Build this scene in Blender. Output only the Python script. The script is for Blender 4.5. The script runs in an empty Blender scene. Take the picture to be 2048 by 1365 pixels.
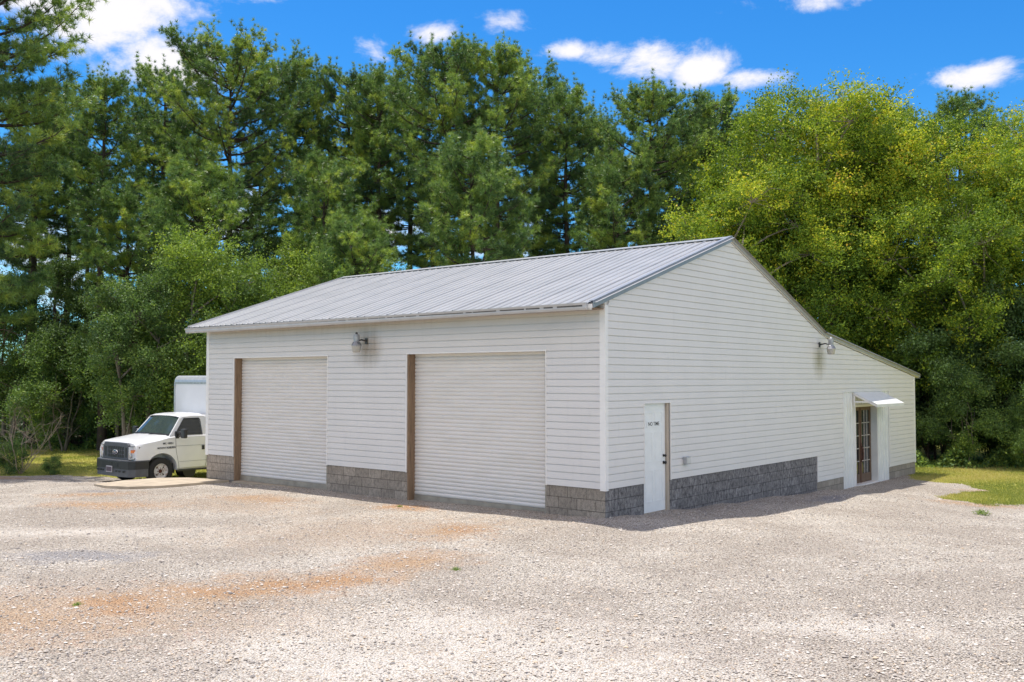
import bpy, bmesh, math, random
import numpy as np
from mathutils import Vector, Matrix
R = math.radians
C = bpy.context.scene.collection
scene = bpy.context.scene
random.seed(7)

# ---------------------------------------------------------------- camera, sky, sun, exposure
CAM = np.array([9.3476, -13.7307, 2.5014]); YAW = R(39.794); PITCH = R(2.2487)
cd = bpy.data.cameras.new('camera'); cam = bpy.data.objects.new('camera', cd); C.objects.link(cam)
cam.location = CAM; cam.rotation_euler = (R(90) + PITCH, 0, YAW)
cd.sensor_width = 36; cd.lens = 1910 / 2048 * 36; cd.clip_end = 3000
scene.camera = cam
FWD = np.array([-math.sin(YAW), math.cos(YAW)]); RGT = np.array([math.cos(YAW), math.sin(YAW)])

SUNV = Vector((-0.27, 0.035, 1.0)).normalized()
sl = bpy.data.lights.new('sun', 'SUN'); sl.energy = 4.3; sl.angle = R(0.53); sl.color = (1, .955, .89)
so = bpy.data.objects.new('sun', sl); C.objects.link(so); so.rotation_euler = SUNV.to_track_quat('Z', 'Y').to_euler()

w = bpy.data.worlds.new("World"); scene.world = w; w.use_nodes = True
nt = w.node_tree; nt.nodes.clear(); N = nt.nodes; L = nt.links
def nmath(nt, op, a, b=None, c=None, clamp=False):
    n = nt.nodes.new('ShaderNodeMath'); n.operation = op; n.use_clamp = clamp
    for i, v in enumerate((a, b, c)):
        if v is None: continue
        if isinstance(v, (int, float)): n.inputs[i].default_value = v
        else: nt.links.new(v, n.inputs[i])
    return n.outputs[0]
out = N.new('ShaderNodeOutputWorld'); bg = N.new('ShaderNodeBackground')
sky = N.new('ShaderNodeTexSky'); sky.sky_type = 'NISHITA'; sky.sun_disc = False
sky.sun_elevation = math.asin(SUNV.z); sky.sun_rotation = math.atan2(SUNV.x, SUNV.y)
sky.air_density = 1.0; sky.dust_density = 0.3; sky.ozone_density = 2.0; sky.altitude = 200
hs = N.new('ShaderNodeHueSaturation'); hs.inputs['Saturation'].default_value = 1.35; hs.inputs['Value'].default_value = 1.0
L.new(sky.outputs[0], hs.inputs['Color'])
tc = N.new('ShaderNodeTexCoord'); sp = N.new('ShaderNodeSeparateXYZ'); L.new(tc.outputs['Generated'], sp.inputs[0])
az = nmath(nt, 'ARCTAN2', sp.outputs[0], sp.outputs[1])
el = nmath(nt, 'ARCSINE', sp.outputs[2])
cv = N.new('ShaderNodeCombineXYZ'); L.new(az, cv.inputs[0]); L.new(nmath(nt, 'MULTIPLY', el, 1.7), cv.inputs[1])
nz = N.new('ShaderNodeTexNoise'); nz.inputs['Scale'].default_value = 13; nz.inputs['Detail'].default_value = 8
nz.inputs['Roughness'].default_value = .66; nz.inputs['Distortion'].default_value = .25; L.new(cv.outputs[0], nz.inputs['Vector'])
# clouds: (azimuth, elevation, half width, half height, weight) in degrees, at infinity
clouds = [(-64, 20.3, 6.5, 3.0, 1.35), (-60, 17.5, 3.8, 2.0, 1.1), (-56, 21.3, 3, .9, .55), (-44.8, 20.1, 2.2, .9, .95), (-47.8, 19, 1.6, 1.2, .75), (-40, 20.9, 2, .8, .8),
          (-36.4, 19.1, 1.8, .7, .95), (-34, 18.8, 2.2, .9, 1.05), (-31.4, 18.3, 2.6, 1.2, 1.2), (-28.6, 17.8, 2.6, 1.1, 1.15), (-25.8, 17.2, 2.2, .7, 1.0), (-22.5, 21, 3.5, .8, .9),
          (-13.8, 16.0, 2.4, .9, 1.1), (-66, 7, 6, 3, .9), (-57, 9, 4, 2.5, .8), (-49, 8, 5, 3, .8), (-30, 7, 6, 3, .8), (-17, 10, 5, 3, .9), (-40, 8, 5, 3, .8),
          
          (60, 32, 26, 14, 1.25), (100, 25, 26, 16, 1.3), (150, 30, 34, 17, 1.35), (-165, 32, 30, 16, 1.35), (-125, 30, 22, 15, 1.2), (20, 60, 30, 10, 1.0), (120, 62, 60, 12, 1.2), (-150, 65, 50, 12, 1.2)]  # unseen clouds behind and overhead, added to lift and neutralise the fill
acc = None
for (a, e, wa, we, wt) in clouds:
    du = nmath(nt, 'DIVIDE', nmath(nt, 'SUBTRACT', az, R(a)), R(wa)); dv = nmath(nt, 'DIVIDE', nmath(nt, 'SUBTRACT', el, R(e)), R(we))
    s = nmath(nt, 'ADD', nmath(nt, 'MULTIPLY', du, du), nmath(nt, 'MULTIPLY', dv, dv))
    g = nmath(nt, 'MULTIPLY', nmath(nt, 'EXPONENT', nmath(nt, 'MULTIPLY', s, -1.0)), wt)
    acc = g if acc is None else nmath(nt, 'MAXIMUM', acc, g)
dens = nmath(nt, 'ADD', acc, nmath(nt, 'MULTIPLY', nmath(nt, 'SUBTRACT', nz.outputs[0], .5), 2.3))
mr = N.new('ShaderNodeMapRange'); mr.interpolation_type = 'SMOOTHSTEP'; L.new(dens, mr.inputs[0]); mr.inputs[1].default_value = .38; mr.inputs[2].default_value = 1.15
mx = N.new('ShaderNodeMix'); mx.data_type = 'RGBA'; L.new(mr.outputs[0], mx.inputs[0]); mul = N.new('ShaderNodeMix'); mul.data_type = 'RGBA'; mul.blend_type = 'MULTIPLY'; mul.inputs[0].default_value = 1; L.new(hs.outputs[0], mul.inputs[6]); mul.inputs[7].default_value = (.42, .84, 1.05, 1)
L.new(mul.outputs[2], mx.inputs[6]); cm = N.new('ShaderNodeMix'); cm.data_type = 'RGBA'; cm.inputs[6].default_value = (6.0, 5.9, 6.2, 1); cm.inputs[7].default_value = (12.2, 10.4, 8.9, 1)  # second colour brighter and warmer for the added clouds behind, to neutralise fill
fr = N.new('ShaderNodeMapRange'); L.new(nmath(nt, 'ADD', nmath(nt, 'MULTIPLY', sp.outputs[0], float(FWD[0])), nmath(nt, 'MULTIPLY', sp.outputs[1], float(FWD[1]))), fr.inputs[0]); fr.inputs[1].default_value = .75; fr.inputs[2].default_value = .35
L.new(fr.outputs[0], cm.inputs[0]); L.new(cm.outputs[2], mx.inputs[7])
L.new(mx.outputs[2], bg.inputs[0]); bg.inputs[1].default_value = 0.13; L.new(bg.outputs[0], out.inputs[0])
scene.view_settings.view_transform = 'Standard'; scene.view_settings.look = 'None'; scene.view_settings.gamma = 1
scene.view_settings.exposure = 0.38
scene.cycles.max_bounces = 8; scene.cycles.transparent_max_bounces = 8

# ---------------------------------------------------------------- helpers
def tag(o, label=None, cat=None, group=None, kind=None):
    if label: o['label'] = label
    if cat: o['category'] = cat
    if group: o['group'] = group
    if kind: o['kind'] = kind
    return o
def empty(name, loc=(0, 0, 0), rz=0, **k):
    o = bpy.data.objects.new(name, None); C.objects.link(o); o.location = loc; o.rotation_euler = (0, 0, rz)
    o.empty_display_size = .3
    return tag(o, **k)
class MB:
    def __init__(s): s.v = []; s.f = []; s.mi = []
    def poly(s, pts, m=0):
        b = len(s.v); s.v += [tuple(p) for p in pts]; s.f.append(tuple(range(b, b + len(pts)))); s.mi.append(m)
    def box(s, x0, x1, y0, y1, z0, z1, m=0):
        b = len(s.v)
        s.v += [(x0, y0, z0), (x1, y0, z0), (x1, y1, z0), (x0, y1, z0), (x0, y0, z1), (x1, y0, z1), (x1, y1, z1), (x0, y1, z1)]
        for q in ((0, 3, 2, 1), (4, 5, 6, 7), (0, 1, 5, 4), (1, 2, 6, 5), (2, 3, 7, 6), (3, 0, 4, 7)):
            s.f.append(tuple(b + i for i in q)); s.mi.append(m)
    def prism(s, pts, d, m=0):
        """extrude planar polygon pts by vector d"""
        n = len(pts); b = len(s.v); d = Vector(d)
        s.v += [tuple(p) for p in pts] + [tuple(Vector(p) + d) for p in pts]
        s.f.append(tuple(b + i for i in range(n))[::-1]); s.f.append(tuple(b + n + i for i in range(n))); s.mi += [m, m]
        for i in range(n):
            j = (i + 1) % n; s.f.append((b + i, b + j, b + n + j, b + n + i)); s.mi.append(m)
    def lathe(s, prof, seg=20, c=(0, 0, 0), ax='z', m=0):
        b = len(s.v); n = len(prof)
        for k in range(seg):
            a = 2 * math.pi * k / seg
            for r, h in prof:
                p = (r * math.cos(a), r * math.sin(a), h)
                if ax == 'x': p = (h, p[0], p[1])
                if ax == 'y': p = (p[0], h, p[1])
                s.v.append((p[0] + c[0], p[1] + c[1], p[2] + c[2]))
        for k in range(seg):
            k2 = (k + 1) % seg
            for i in range(n - 1):
                s.f.append((b + k * n + i, b + k2 * n + i, b + k2 * n + i + 1, b + k * n + i + 1)); s.mi.append(m)
    def tube(s, pts, rad, seg=6, m=0):
        pts = [Vector(p) for p in pts]; b = len(s.v); n = len(pts)
        if not hasattr(rad, '__len__'): rad = [rad] * n
        for i, p in enumerate(pts):
            d = (pts[min(i + 1, n - 1)] - pts[max(i - 1, 0)]).normalized()
            u = d.orthogonal().normalized() if i == 0 else (u - d * u.dot(d)).normalized()
            w_ = d.cross(u)
            for k in range(seg):
                a = 2 * math.pi * k / seg; s.v.append(tuple(p + (u * math.cos(a) + w_ * math.sin(a)) * rad[i]))
        for i in range(n - 1):
            for k in range(seg):
                k2 = (k + 1) % seg
                s.f.append((b + i * seg + k, b + i * seg + k2, b + (i + 1) * seg + k2, b + (i + 1) * seg + k)); s.mi.append(m)
        s.f.append(tuple(b + k for k in range(seg))[::-1]); s.f.append(tuple(b + (n - 1) * seg + k for k in range(seg))); s.mi += [m, m]
    def mesh(s, name, mats):
        me = bpy.data.meshes.new(name); me.from_pydata(s.v, [], s.f)
        if not isinstance(mats, (list, tuple)): mats = [mats]
        for m in mats: me.materials.append(m)
        if any(s.mi): me.polygons.foreach_set('material_index', s.mi)
        bm = bmesh.new(); bm.from_mesh(me); bmesh.ops.recalc_face_normals(bm, faces=bm.faces); bm.to_mesh(me); bm.free()
        return me
    def build(s, name, mats, parent=None, bevel=0, smooth=False, loc=None, **k):
        o = bpy.data.objects.new(name, s.mesh(name, mats)); C.objects.link(o)
        if parent: o.parent = parent
        if loc: o.location = loc
        if bevel:
            b = o.modifiers.new('bevel', 'BEVEL'); b.width = bevel; b.segments = 2; b.limit_method = 'ANGLE'; b.angle_limit = R(40)
        if smooth:
            for p in o.data.polygons: p.use_smooth = True
        return tag(o, **k)

# ---------------------------------------------------------------- materials
def mat(name):
    m = bpy.data.materials.new(name); m.use_nodes = True; t = m.node_tree
    return m, t, t.nodes['Principled BSDF']
def node(t, typ, **kw):
    n = t.nodes.new(typ)
    for k, v in kw.items():
        if k.startswith('i_'): n.inputs[k[2:].replace('_', ' ')].default_value = v
        else: setattr(n, k, v)
    return n
def ramp(t, fac, stops, interp='LINEAR'):
    r = t.nodes.new('ShaderNodeValToRGB'); r.color_ramp.interpolation = interp
    while len(r.color_ramp.elements) < len(stops): r.color_ramp.elements.new(.5)
    for e, (p, c) in zip(r.color_ramp.elements, stops):
        e.position = p; e.color = (*c, 1) if len(c) == 3 else c
    t.links.new(fac, r.inputs[0]); return r.outputs[0]
def mixc(t, fac, a, b, typ='MIX'):
    n = t.nodes.new('ShaderNodeMix'); n.data_type = 'RGBA'; n.blend_type = typ
    for i, v in ((0, fac), (6, a), (7, b)):
        if isinstance(v, (int, float)): n.inputs[i].default_value = v
        elif isinstance(v, tuple): n.inputs[i].default_value = (*v, 1) if len(v) == 3 else v
        else: t.links.new(v, n.inputs[i])
    return n.outputs[2]
def coords(t, scale=(1, 1, 1)):
    g = t.nodes.new('ShaderNodeNewGeometry'); mp = t.nodes.new('ShaderNodeMapping'); mp.inputs['Scale'].default_value = scale
    t.links.new(g.outputs['Position'], mp.inputs[0]); return mp.outputs[0]
def noise(t, vec, scale, detail=5, rough=.55, dist=0):
    n = node(t, 'ShaderNodeTexNoise', i_Scale=scale, i_Detail=detail, i_Roughness=rough, i_Distortion=dist)
    t.links.new(vec, n.inputs['Vector']); return n.outputs[0]
def bump(t, b, h, strength=.3, dist=.01):
    n = node(t, 'ShaderNodeBump', i_Strength=strength, i_Distance=dist); t.links.new(h, n.inputs['Height']); t.links.new(n.outputs[0], b.inputs['Normal'])
def simple(name, col, rough=.5, metal=0, var=.12, scale=6, vs=(1, 1, 1), bmp=0, spec=.5):
    m, t, b = mat(name); v = coords(t, vs); n = noise(t, v, scale)
    d = tuple(c * (1 - var) for c in col); l = tuple(min(1, c * (1 + var * .6)) for c in col)
    t.links.new(ramp(t, n, [(.3, d), (.7, l)]), b.inputs['Base Color'])
    b.inputs['Roughness'].default_value = rough; b.inputs['Metallic'].default_value = metal; b.inputs['Specular IOR Level'].default_value = spec
    if bmp: bump(t, b, noise(t, v, scale * 6), bmp)
    return m

def vinyl(name, base, stain_shade=None):
    m, t, b = mat(name); v = coords(t)
    n1 = noise(t, v, 1.2, 4); n2 = noise(t, coords(t, (5, 5, .6)), 2.2, 5, .6)
    dirt = tuple(c * .87 for c in base)
    c = mixc(t, ramp(t, n1, [(.35, (0, 0, 0)), (.75, (1, 1, 1))]), base, tuple(x * .95 for x in base))
    c = mixc(t, ramp(t, n2, [(.55, (0, 0, 0)), (.8, (.55, .55, .55))]), c, dirt)
    if stain_shade:
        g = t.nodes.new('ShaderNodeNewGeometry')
        for (sx, sy, sz, rh, rv, col, amt) in stain_shade:
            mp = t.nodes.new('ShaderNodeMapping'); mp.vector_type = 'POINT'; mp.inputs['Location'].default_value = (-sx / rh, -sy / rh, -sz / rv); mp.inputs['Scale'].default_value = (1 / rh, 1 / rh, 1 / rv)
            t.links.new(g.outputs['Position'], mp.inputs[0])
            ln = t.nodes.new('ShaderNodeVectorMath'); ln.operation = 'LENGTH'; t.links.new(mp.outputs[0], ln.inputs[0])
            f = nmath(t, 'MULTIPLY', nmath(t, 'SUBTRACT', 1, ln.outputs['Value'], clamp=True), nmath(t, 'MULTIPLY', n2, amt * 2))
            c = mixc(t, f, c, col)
    t.links.new(c, b.inputs['Base Color']); b.inputs['Roughness'].default_value = .42; b.inputs['Specular IOR Level'].default_value = .35
    bump(t, b, noise(t, coords(t, (1, 1, 14)), 16, 4), .12, .003)
    return m
M_vin = vinyl('vinyl', (.71, .685, .665), [(-6.1, 0, 3.15, .55, .5, (.36, .31, .25), 1.1), (-8, 0, 3.75, 6, .32, (.42, .36, .30), .5)])  # first a lamp stain, then eave shade painted brown along the wall top
M_ving = vinyl('vinyl_gable', (.74, .715, .695), [(0, 9.42, 2.95, .5, .55, (.42, .38, .28), 1.1)])
M_trim = simple('white_trim', (.82, .80, .78), .4, 0, .05, 3)
M_gutter = simple('gutter_paint', (.50, .50, .51), .38, .0, .12, 4)
M_rake = simple('grey_rake_trim', (.30, .31, .33), .4, .3, .12, 3)

def roofmat():
    m, t, b = mat('roof_metal'); v = coords(t); n = noise(t, v, 1.1, 6, .6); n2 = noise(t, coords(t, (9, .8, .8)), 1.3, 4)
    c = mixc(t, ramp(t, n, [(.35, (0, 0, 0)), (.7, (1, 1, 1))]), (.315, .318, .315), (.375, .373, .368))
    c = mixc(t, ramp(t, n2, [(.5, (0, 0, 0)), (.75, (.5, .5, .5))]), c, (.35, .36, .37))
    sp_ = noise(t, v, 14, 3, .4); c = mixc(t, ramp(t, sp_, [(.72, (0, 0, 0)), (.76, (.8, .8, .8))]), c, (.28, .27, .26))
    t.links.new(c, b.inputs['Base Color']); b.inputs['Metallic'].default_value = .25; b.inputs['Roughness'].default_value = .42
    return m
M_roof = roofmat()

def block(name, along, tan, dark, amount, seed):
    m, t, b = mat(name); g = t.nodes.new('ShaderNodeNewGeometry'); s_ = t.nodes.new('ShaderNodeSeparateXYZ'); t.links.new(g.outputs['Position'], s_.inputs[0])
    cb = t.nodes.new('ShaderNodeCombineXYZ'); t.links.new(s_.outputs[along], cb.inputs[0]); t.links.new(nmath(t, 'SUBTRACT', s_.outputs[2], .59 - 2.0), cb.inputs[1])
    br = node(t, 'ShaderNodeTexBrick', i_Scale=1.0, i_Mortar_Size=.006, i_Mortar_Smooth=.3, i_Bias=0.0, i_Brick_Width=.405, i_Row_Height=.2)
    br.offset = .5; t.links.new(cb.outputs[0], br.inputs['Vector'])
    br.inputs['Color1'].default_value = (*tan, 1); br.inputs['Color2'].default_value = (*[x * .72 for x in tan], 1); br.inputs['Mortar'].default_value = (*[x * .30 for x in tan], 1)
    v = coords(t); n = noise(t, v, 3 + seed, 6, .65); vstreak = noise(t, coords(t, (3.2, 3.2, 1.8)), 5.0 + seed, 9, .8)
    c = mixc(t, ramp(t, n, [(.38, (0, 0, 0)), (.68, (.6, .6, .6))]), br.outputs['Color'], tuple(x * .6 for x in tan))
    c = mixc(t, ramp(t, vstreak, [(.52 - amount * .12, (0, 0, 0)), (.60 + .08 * (1 - amount), (amount,) * 3)]), c, dark)
    lo = ramp(t, s_.outputs[2], [(0, (1, 1, 1)), (.12, (0, 0, 0))])
    fine = noise(t, v, 60, 3, .6); c = mixc(t, .35, c, ramp(t, fine, [(.3, (0, 0, 0)), (.7, (.6, .58, .55))]), 'SOFT_LIGHT')
    t.links.new(c, b.inputs['Base Color']); b.inputs['Roughness'].default_value = .95; b.inputs['Specular IOR Level'].default_value = .1
    h = nmath(t, 'ADD', nmath(t, 'MULTIPLY', nmath(t, 'SUBTRACT', 1, br.outputs['Fac']), 1.0), nmath(t, 'MULTIPLY', fine, .35)); bump(t, b, h, .8, .008)
    return m
M_blockf = block('block_front', 0, (.47, .415, .355), (.12, .105, .09), .6, .3)
M_blockg = block('block_gable', 1, (.40, .39, .385), (.05, .046, .055), .85, .0)
M_blockl = block('block_lean_to', 1, (.46, .42, .36), (.18, .13, .10), .4, .7)

def woodmat(name, a, bcol, vs=(14, 14, 1), zfade=None):
    m, t, b = mat(name); n = noise(t, coords(t, vs), 3, 6, .6, .8)
    c = ramp(t, n, [(.3, a), (.7, bcol)])
    t.links.new(c, b.inputs['Base Color']); b.inputs['Roughness'].default_value = .8; bump(t, b, n, .4, .004)
    return m
M_post = woodmat('weathered_post', (.16, .10, .06), (.33, .22, .135))
M_jamb = woodmat('bare_jamb', (.38, .31, .24), (.52, .45, .37))
M_door_wood = woodmat('worn_door_wood', (.075, .048, .032), (.20, .13, .08))
M_door_old = woodmat('greyed_door_wood', (.15, .12, .10), (.30, .26, .22))
M_doorw = simple('door_paint', (.80, .82, .83), .35, 0, .05, 5)
M_roll = None
def rollmat():
    m, t, b = mat('roller_slats'); v = coords(t); n = noise(t, coords(t, (.6, .6, 5)), 2, 5)
    c = mixc(t, ramp(t, n, [(.4, (0, 0, 0)), (.75, (1, 1, 1))]), (.72, .69, .66), (.655, .625, .585))
    s_ = ramp(t, noise(t, coords(t, (7, 7, 30)), 1.5, 3, .5), [(.70, (0, 0, 0)), (.73, (.8, .8, .8))])
    c = mixc(t, s_, c, (.42, .41, .40))
    t.links.new(c, b.inputs['Base Color']); b.inputs['Roughness'].default_value = .45; return m
M_roll = rollmat()
M_bar = simple('roller_bottom_bar', (.36, .32, .26), .5, .1, .25, 5, (1, 1, 1))
M_conc = simple('concrete', (.43, .355, .26), .9, 0, .22, 3, bmp=.2)
M_black = simple('black_plastic', (.018, .019, .021), .38, 0, .2, 8)
M_blackm = simple('satin_black_metal', (.012, .012, .012), .4, 0, .2, 8)
M_rust = simple('rusty_iron', (.11, .035, .018), .8, .1, .5, 9, bmp=.3)
M_galv = simple('galvanised', (.38, .39, .41), .45, .5, .3, 14)
M_dkmetal = simple('dark_lamp_metal', (.07, .068, .065), .5, .3, .4, 14)
M_whitecap = simple('pale_sensor', (.7, .68, .66), .4)
M_pan = simple('panel_metal', (.74, .75, .74), .4, .0, .08, 3)
def glassmat(name, col, rough=.03, alpha=1, tr=0, ior=1.5):
    m, t, b = mat(name); n = noise(t, coords(t), 2)
    t.links.new(ramp(t, n, [(.3, tuple(c * .8 for c in col)), (.7, col)]), b.inputs['Base Color'])
    b.inputs['Roughness'].default_value = rough; b.inputs['Transmission Weight'].default_value = tr; b.inputs['IOR'].default_value = ior
    b.inputs['Specular IOR Level'].default_value = .7; return m
M_glass = glassmat('dark_window_glass', (.035, .038, .04), .04)
M_wind = glassmat('windscreen_glass', (.05, .07, .065), .06)
M_lens = glassmat('frosted_lens', (.62, .60, .54), .25, tr=.25)
M_headl = glassmat('headlamp_glass', (.72, .72, .70), .12, tr=.15)
M_amber = glassmat('amber_glass', (.75, .22, .06), .2)
def paint():
    m, t, b = mat('truck_paint'); n = noise(t, coords(t), 2.2)
    t.links.new(ramp(t, n, [(.3, (.68, .68, .68)), (.7, (.75, .75, .755))]), b.inputs['Base Color'])
    b.inputs['Roughness'].default_value = .32; b.inputs['Coat Weight'].default_value = .5; b.inputs['Coat Roughness'].default_value = .08; return m
M_paint = paint()
M_boxp = simple('box_body_panel', (.72, .73, .76), .45, 0, .06, 1.5)
M_alu = simple('aluminium_trim', (.52, .54, .57), .38, .5, .12, 8)
M_grey = simple('bumper_grey', (.085, .088, .098), .5, 0, .15, 8)
M_tyre = simple('rubber', (.022, .021, .02), .85, 0, .2, 20, bmp=.2)
def rimmat():
    m, t, b = mat('rusty_white_rim'); v = coords(t); n = noise(t, v, 14, 5, .6)
    c = mixc(t, ramp(t, n, [(.5, (0, 0, 0)), (.66, (1, 1, 1))]), (.60, .58, .56), (.26, .14, .08))
    t.links.new(c, b.inputs['Base Color']); b.inputs['Roughness'].default_value = .5; return m
M_rim = rimmat()
M_blue = simple('emblem_blue', (.012, .03, .12), .25, 0, .1)
M_chrome = simple('chrome', (.6, .6, .62), .2, .8, .1)
M_ink = simple('black_lettering', (.02, .02, .025), .5)
M_plate = simple('plate_frame', (.40, .38, .40), .4)
M_platedark = simple('plate_field', (.10, .07, .09), .5, 0, .6, 40)

def leafmat(name, stops, trans=.35, rough=.5, spec=.3):
    m = bpy.data.materials.new(name); m.use_nodes = True; t = m.node_tree; t.nodes.clear()
    o = t.nodes.new('ShaderNodeOutputMaterial'); a = t.nodes.new('ShaderNodeAttribute'); a.attribute_name = 'tint'
    c = ramp(t, a.outputs['Fac'], stops)
    p = t.nodes.new('ShaderNodeBsdfPrincipled'); p.inputs['Roughness'].default_value = rough; p.inputs['Specular IOR Level'].default_value = spec; t.links.new(c, p.inputs['Base Color'])
    tr = t.nodes.new('ShaderNodeBsdfTranslucent'); g = mixc(t, 1.0, c, (1.0, 1.0, .55), 'MULTIPLY'); t.links.new(g, tr.inputs['Color'])
    mx = t.nodes.new('ShaderNodeMixShader'); mx.inputs[0].default_value = trans; t.links.new(p.outputs[0], mx.inputs[1]); t.links.new(tr.outputs[0], mx.inputs[2])
    t.links.new(mx.outputs[0], o.inputs[0]); return m
M_needle = leafmat('pine_needles', [(0, (.048, .098, .045)), (.4, (.135, .24, .075)), (.75, (.32, .45, .10)), (1, (.54, .61, .11))], .30, .38, .5)
M_yel = leafmat('yellow_green_leaves', [(0, (.09, .16, .03)), (.4, (.23, .34, .04)), (.62, (.48, .56, .055)), (.82, (.72, .70, .06)), (1, (.72, .48, .08))], .36, .5, .2)
M_leaf = leafmat('green_leaves', [(0, (.07, .13, .05)), (.5, (.18, .29, .075)), (1, (.40, .50, .10))], .33)
M_lime = leafmat('lime_leaves', [(0, (.08, .14, .05)), (.5, (.24, .36, .055)), (1, (.50, .60, .08))], .36)
M_pale = leafmat('pale_leaves', [(0, (.16, .21, .10)), (.5, (.34, .40, .24)), (.85, (.58, .61, .46)), (1, (.76, .75, .66))], .3)
M_dark = leafmat('deep_green_leaves', [(0, (.06, .11, .04)), (.6, (.11, .185, .055)), (1, (.25, .35, .08))], .28)
M_grassb = leafmat('grass_blades', [(0, (.19, .26, .06)), (.5, (.42, .42, .12)), (.85, (.58, .52, .19)), (1, (.62, .52, .27))], .4)
M_bark = simple('dark_bark', (.075, .055, .045), .95, 0, .5, 9, (1, 1, .4), bmp=.6)
M_barkg = simple('grey_bark', (.24, .20, .16), .9, 0, .35, 9, (1, 1, .4), bmp=.4)
M_twig = simple('bare_twigs', (.34, .27, .20), .9, 0, .3, 9)

# ---------------------------------------------------------------- ground height
_cp = np.array([  # x, y, z
    (0, 0, .085), (-1.2, -.3, .05), (-3, -.3, .02), (-5, -.3, .0), (-7.4, -.3, .0), (-9, -.3, -.02), (-10.9, -.4, -.06), (-12.2, -.3, -.13), (-12.6, -1.5, -.16), (-11, -2.2, -.08),
    (-13.8, -2.6, -.17), (-14.5, -1, -.30), (-14.8, .3, -.40), (-16.5, .3, -.40), (-15.5, -1.6, -.32), (-14.5, 3, -.42), (-13, 2, -.40), (-20, -1.5, -.40), (-24, -3, -.42), (-18, -3, -.30), (-30, 4, -.5), (-20, 5, -.48),
    (.1, 1.7, .01), (.1, 3.5, -.07), (.1, 5.5, -.15), (.1, 9.2, -.28), (.1, 11, -.39), (.1, 13, -.41), (.1, 14.5, -.425), (.1, 16.7, -.42), (1.2, 0, .04), (1.2, 4, -.08), (1.3, 8, -.22), (1.3, 12, -.36), (2.5, 14, -.42), (3.5, 10, -.36), (3, 5, -.12),
    (6, 8, -.28), (6, 14, -.42), (1, 20, -.45), (-5, 20, -.45), (5, 20, -.45), (1, -4, 0), (5, -4, 0), (-4, -6, 0), (-10, -6, -.05), (4, -8, 0), (8, -3, 0), (8, 3, -.08), (0, -10, 0), (9, -13, 0), (-16, -8, -.15), (-8, 8, -.3), (-4, 4, -.1), (-25, -10, -.3), (15, 0, -.1), (15, 10, -.35), (0, -20, 0), (15, -15, 0)])
def gz(x, y):
    x = np.atleast_1d(np.asarray(x, float)); y = np.atleast_1d(np.asarray(y, float)); shp = x.shape; x = x.ravel(); y = y.ravel()
    num = np.zeros(x.shape); den = np.full(x.shape, 1e-9)
    for cx, cy, cz in _cp:
        d2 = (x - cx) ** 2 + (y - cy) ** 2 + .12; wgt = d2 ** -1.7; num += wgt * cz; den += wgt
    z = num / den
    far = np.clip((np.hypot(x + 4, y - 4) - 34) / 14, 0, 1); z = z * (1 - far) - .5 * far
    return z.reshape(shp)
def gz1(x, y): return float(gz(x, y)[0])

LOT = np.array([(40, -40), (40, 9), (14, 9.3), (6, 9.9), (4.4, 10.0), (3.5, 9.95), (2.8, 10.3), (2.45, 11.3), (2.62, 12.4), (2.95, 13.3), (2.35, 14.1), (1.35, 14.4), (.6, 15.1), (.0, 15.9), (-.6, 15.9), (-1, 3), (-11.5, .6), (-12.3, 1.0), (-14.6, .9), (-17.6, .15), (-19.4, -.6), (-20.7, -1.5), (-24, -3), (-45, -10), (-45, -40)], float)
def sdf(px_, py_, poly):
    n = len(poly); d = np.full(px_.shape, 1e9); ins = np.zeros(px_.shape, bool)
    for i in range(n):
        ax, ay = poly[i]; bx, by = poly[(i + 1) % n]; ex, ey = bx - ax, by - ay
        t_ = np.clip(((px_ - ax) * ex + (py_ - ay) * ey) / (ex * ex + ey * ey), 0, 1)
        d = np.minimum(d, np.hypot(px_ - ax - t_ * ex, py_ - ay - t_ * ey))
        c_ = ((ay > py_) != (by > py_)) & (px_ < (bx - ax) * (py_ - ay) / ((by - ay) if by != ay else 1e-9) + ax); ins ^= c_
    return np.where(ins, -d, d)
def wob(x, y):
    return .16 * np.sin(x * 2.3 + 1.3 * np.sin(y * 1.9)) + .12 * np.sin(y * 3.7 + 2 * np.sin(x * 1.1)) + .06 * np.sin(x * 9 + y * 7) + .04 * np.sin(x * 17 - y * 13)
def lot_sdf(x, y): return sdf(x, y, LOT) + wob(x, y)

def groundmat():
    m, t, b = mat('lawn'); v = coords(t); n1 = noise(t, v, .5, 5); n2 = noise(t, v, 5, 6, .65); n3 = noise(t, v, 60, 3, .7)
    c = ramp(t, n2, [(.25, (.24, .27, .055)), (.55, (.42, .41, .09)), (.8, (.52, .46, .15))])
    c = mixc(t, ramp(t, n1, [(.45, (0, 0, 0)), (.7, (.7, .7, .7))]), c, (.42, .36, .14))
    c = mixc(t, .6, c, ramp(t, n3, [(.3, (.2, .2, .2)), (.7, (.9, .9, .9))]), 'SOFT_LIGHT')
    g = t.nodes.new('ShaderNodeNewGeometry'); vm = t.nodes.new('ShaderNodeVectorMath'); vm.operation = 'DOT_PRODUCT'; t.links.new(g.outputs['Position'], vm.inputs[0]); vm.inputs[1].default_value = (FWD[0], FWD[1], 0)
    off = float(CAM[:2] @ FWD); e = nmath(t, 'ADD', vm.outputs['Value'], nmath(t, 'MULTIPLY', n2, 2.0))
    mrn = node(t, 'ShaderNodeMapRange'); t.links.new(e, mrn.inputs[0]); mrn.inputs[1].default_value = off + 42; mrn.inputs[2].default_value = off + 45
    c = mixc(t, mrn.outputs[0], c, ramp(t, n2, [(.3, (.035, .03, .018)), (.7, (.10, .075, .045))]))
    t.links.new(c, b.inputs['Base Color']); b.inputs['Roughness'].default_value = .95; b.inputs['Specular IOR Level'].default_value = .1; bump(t, b, n3, .8, .03); return m
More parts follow.
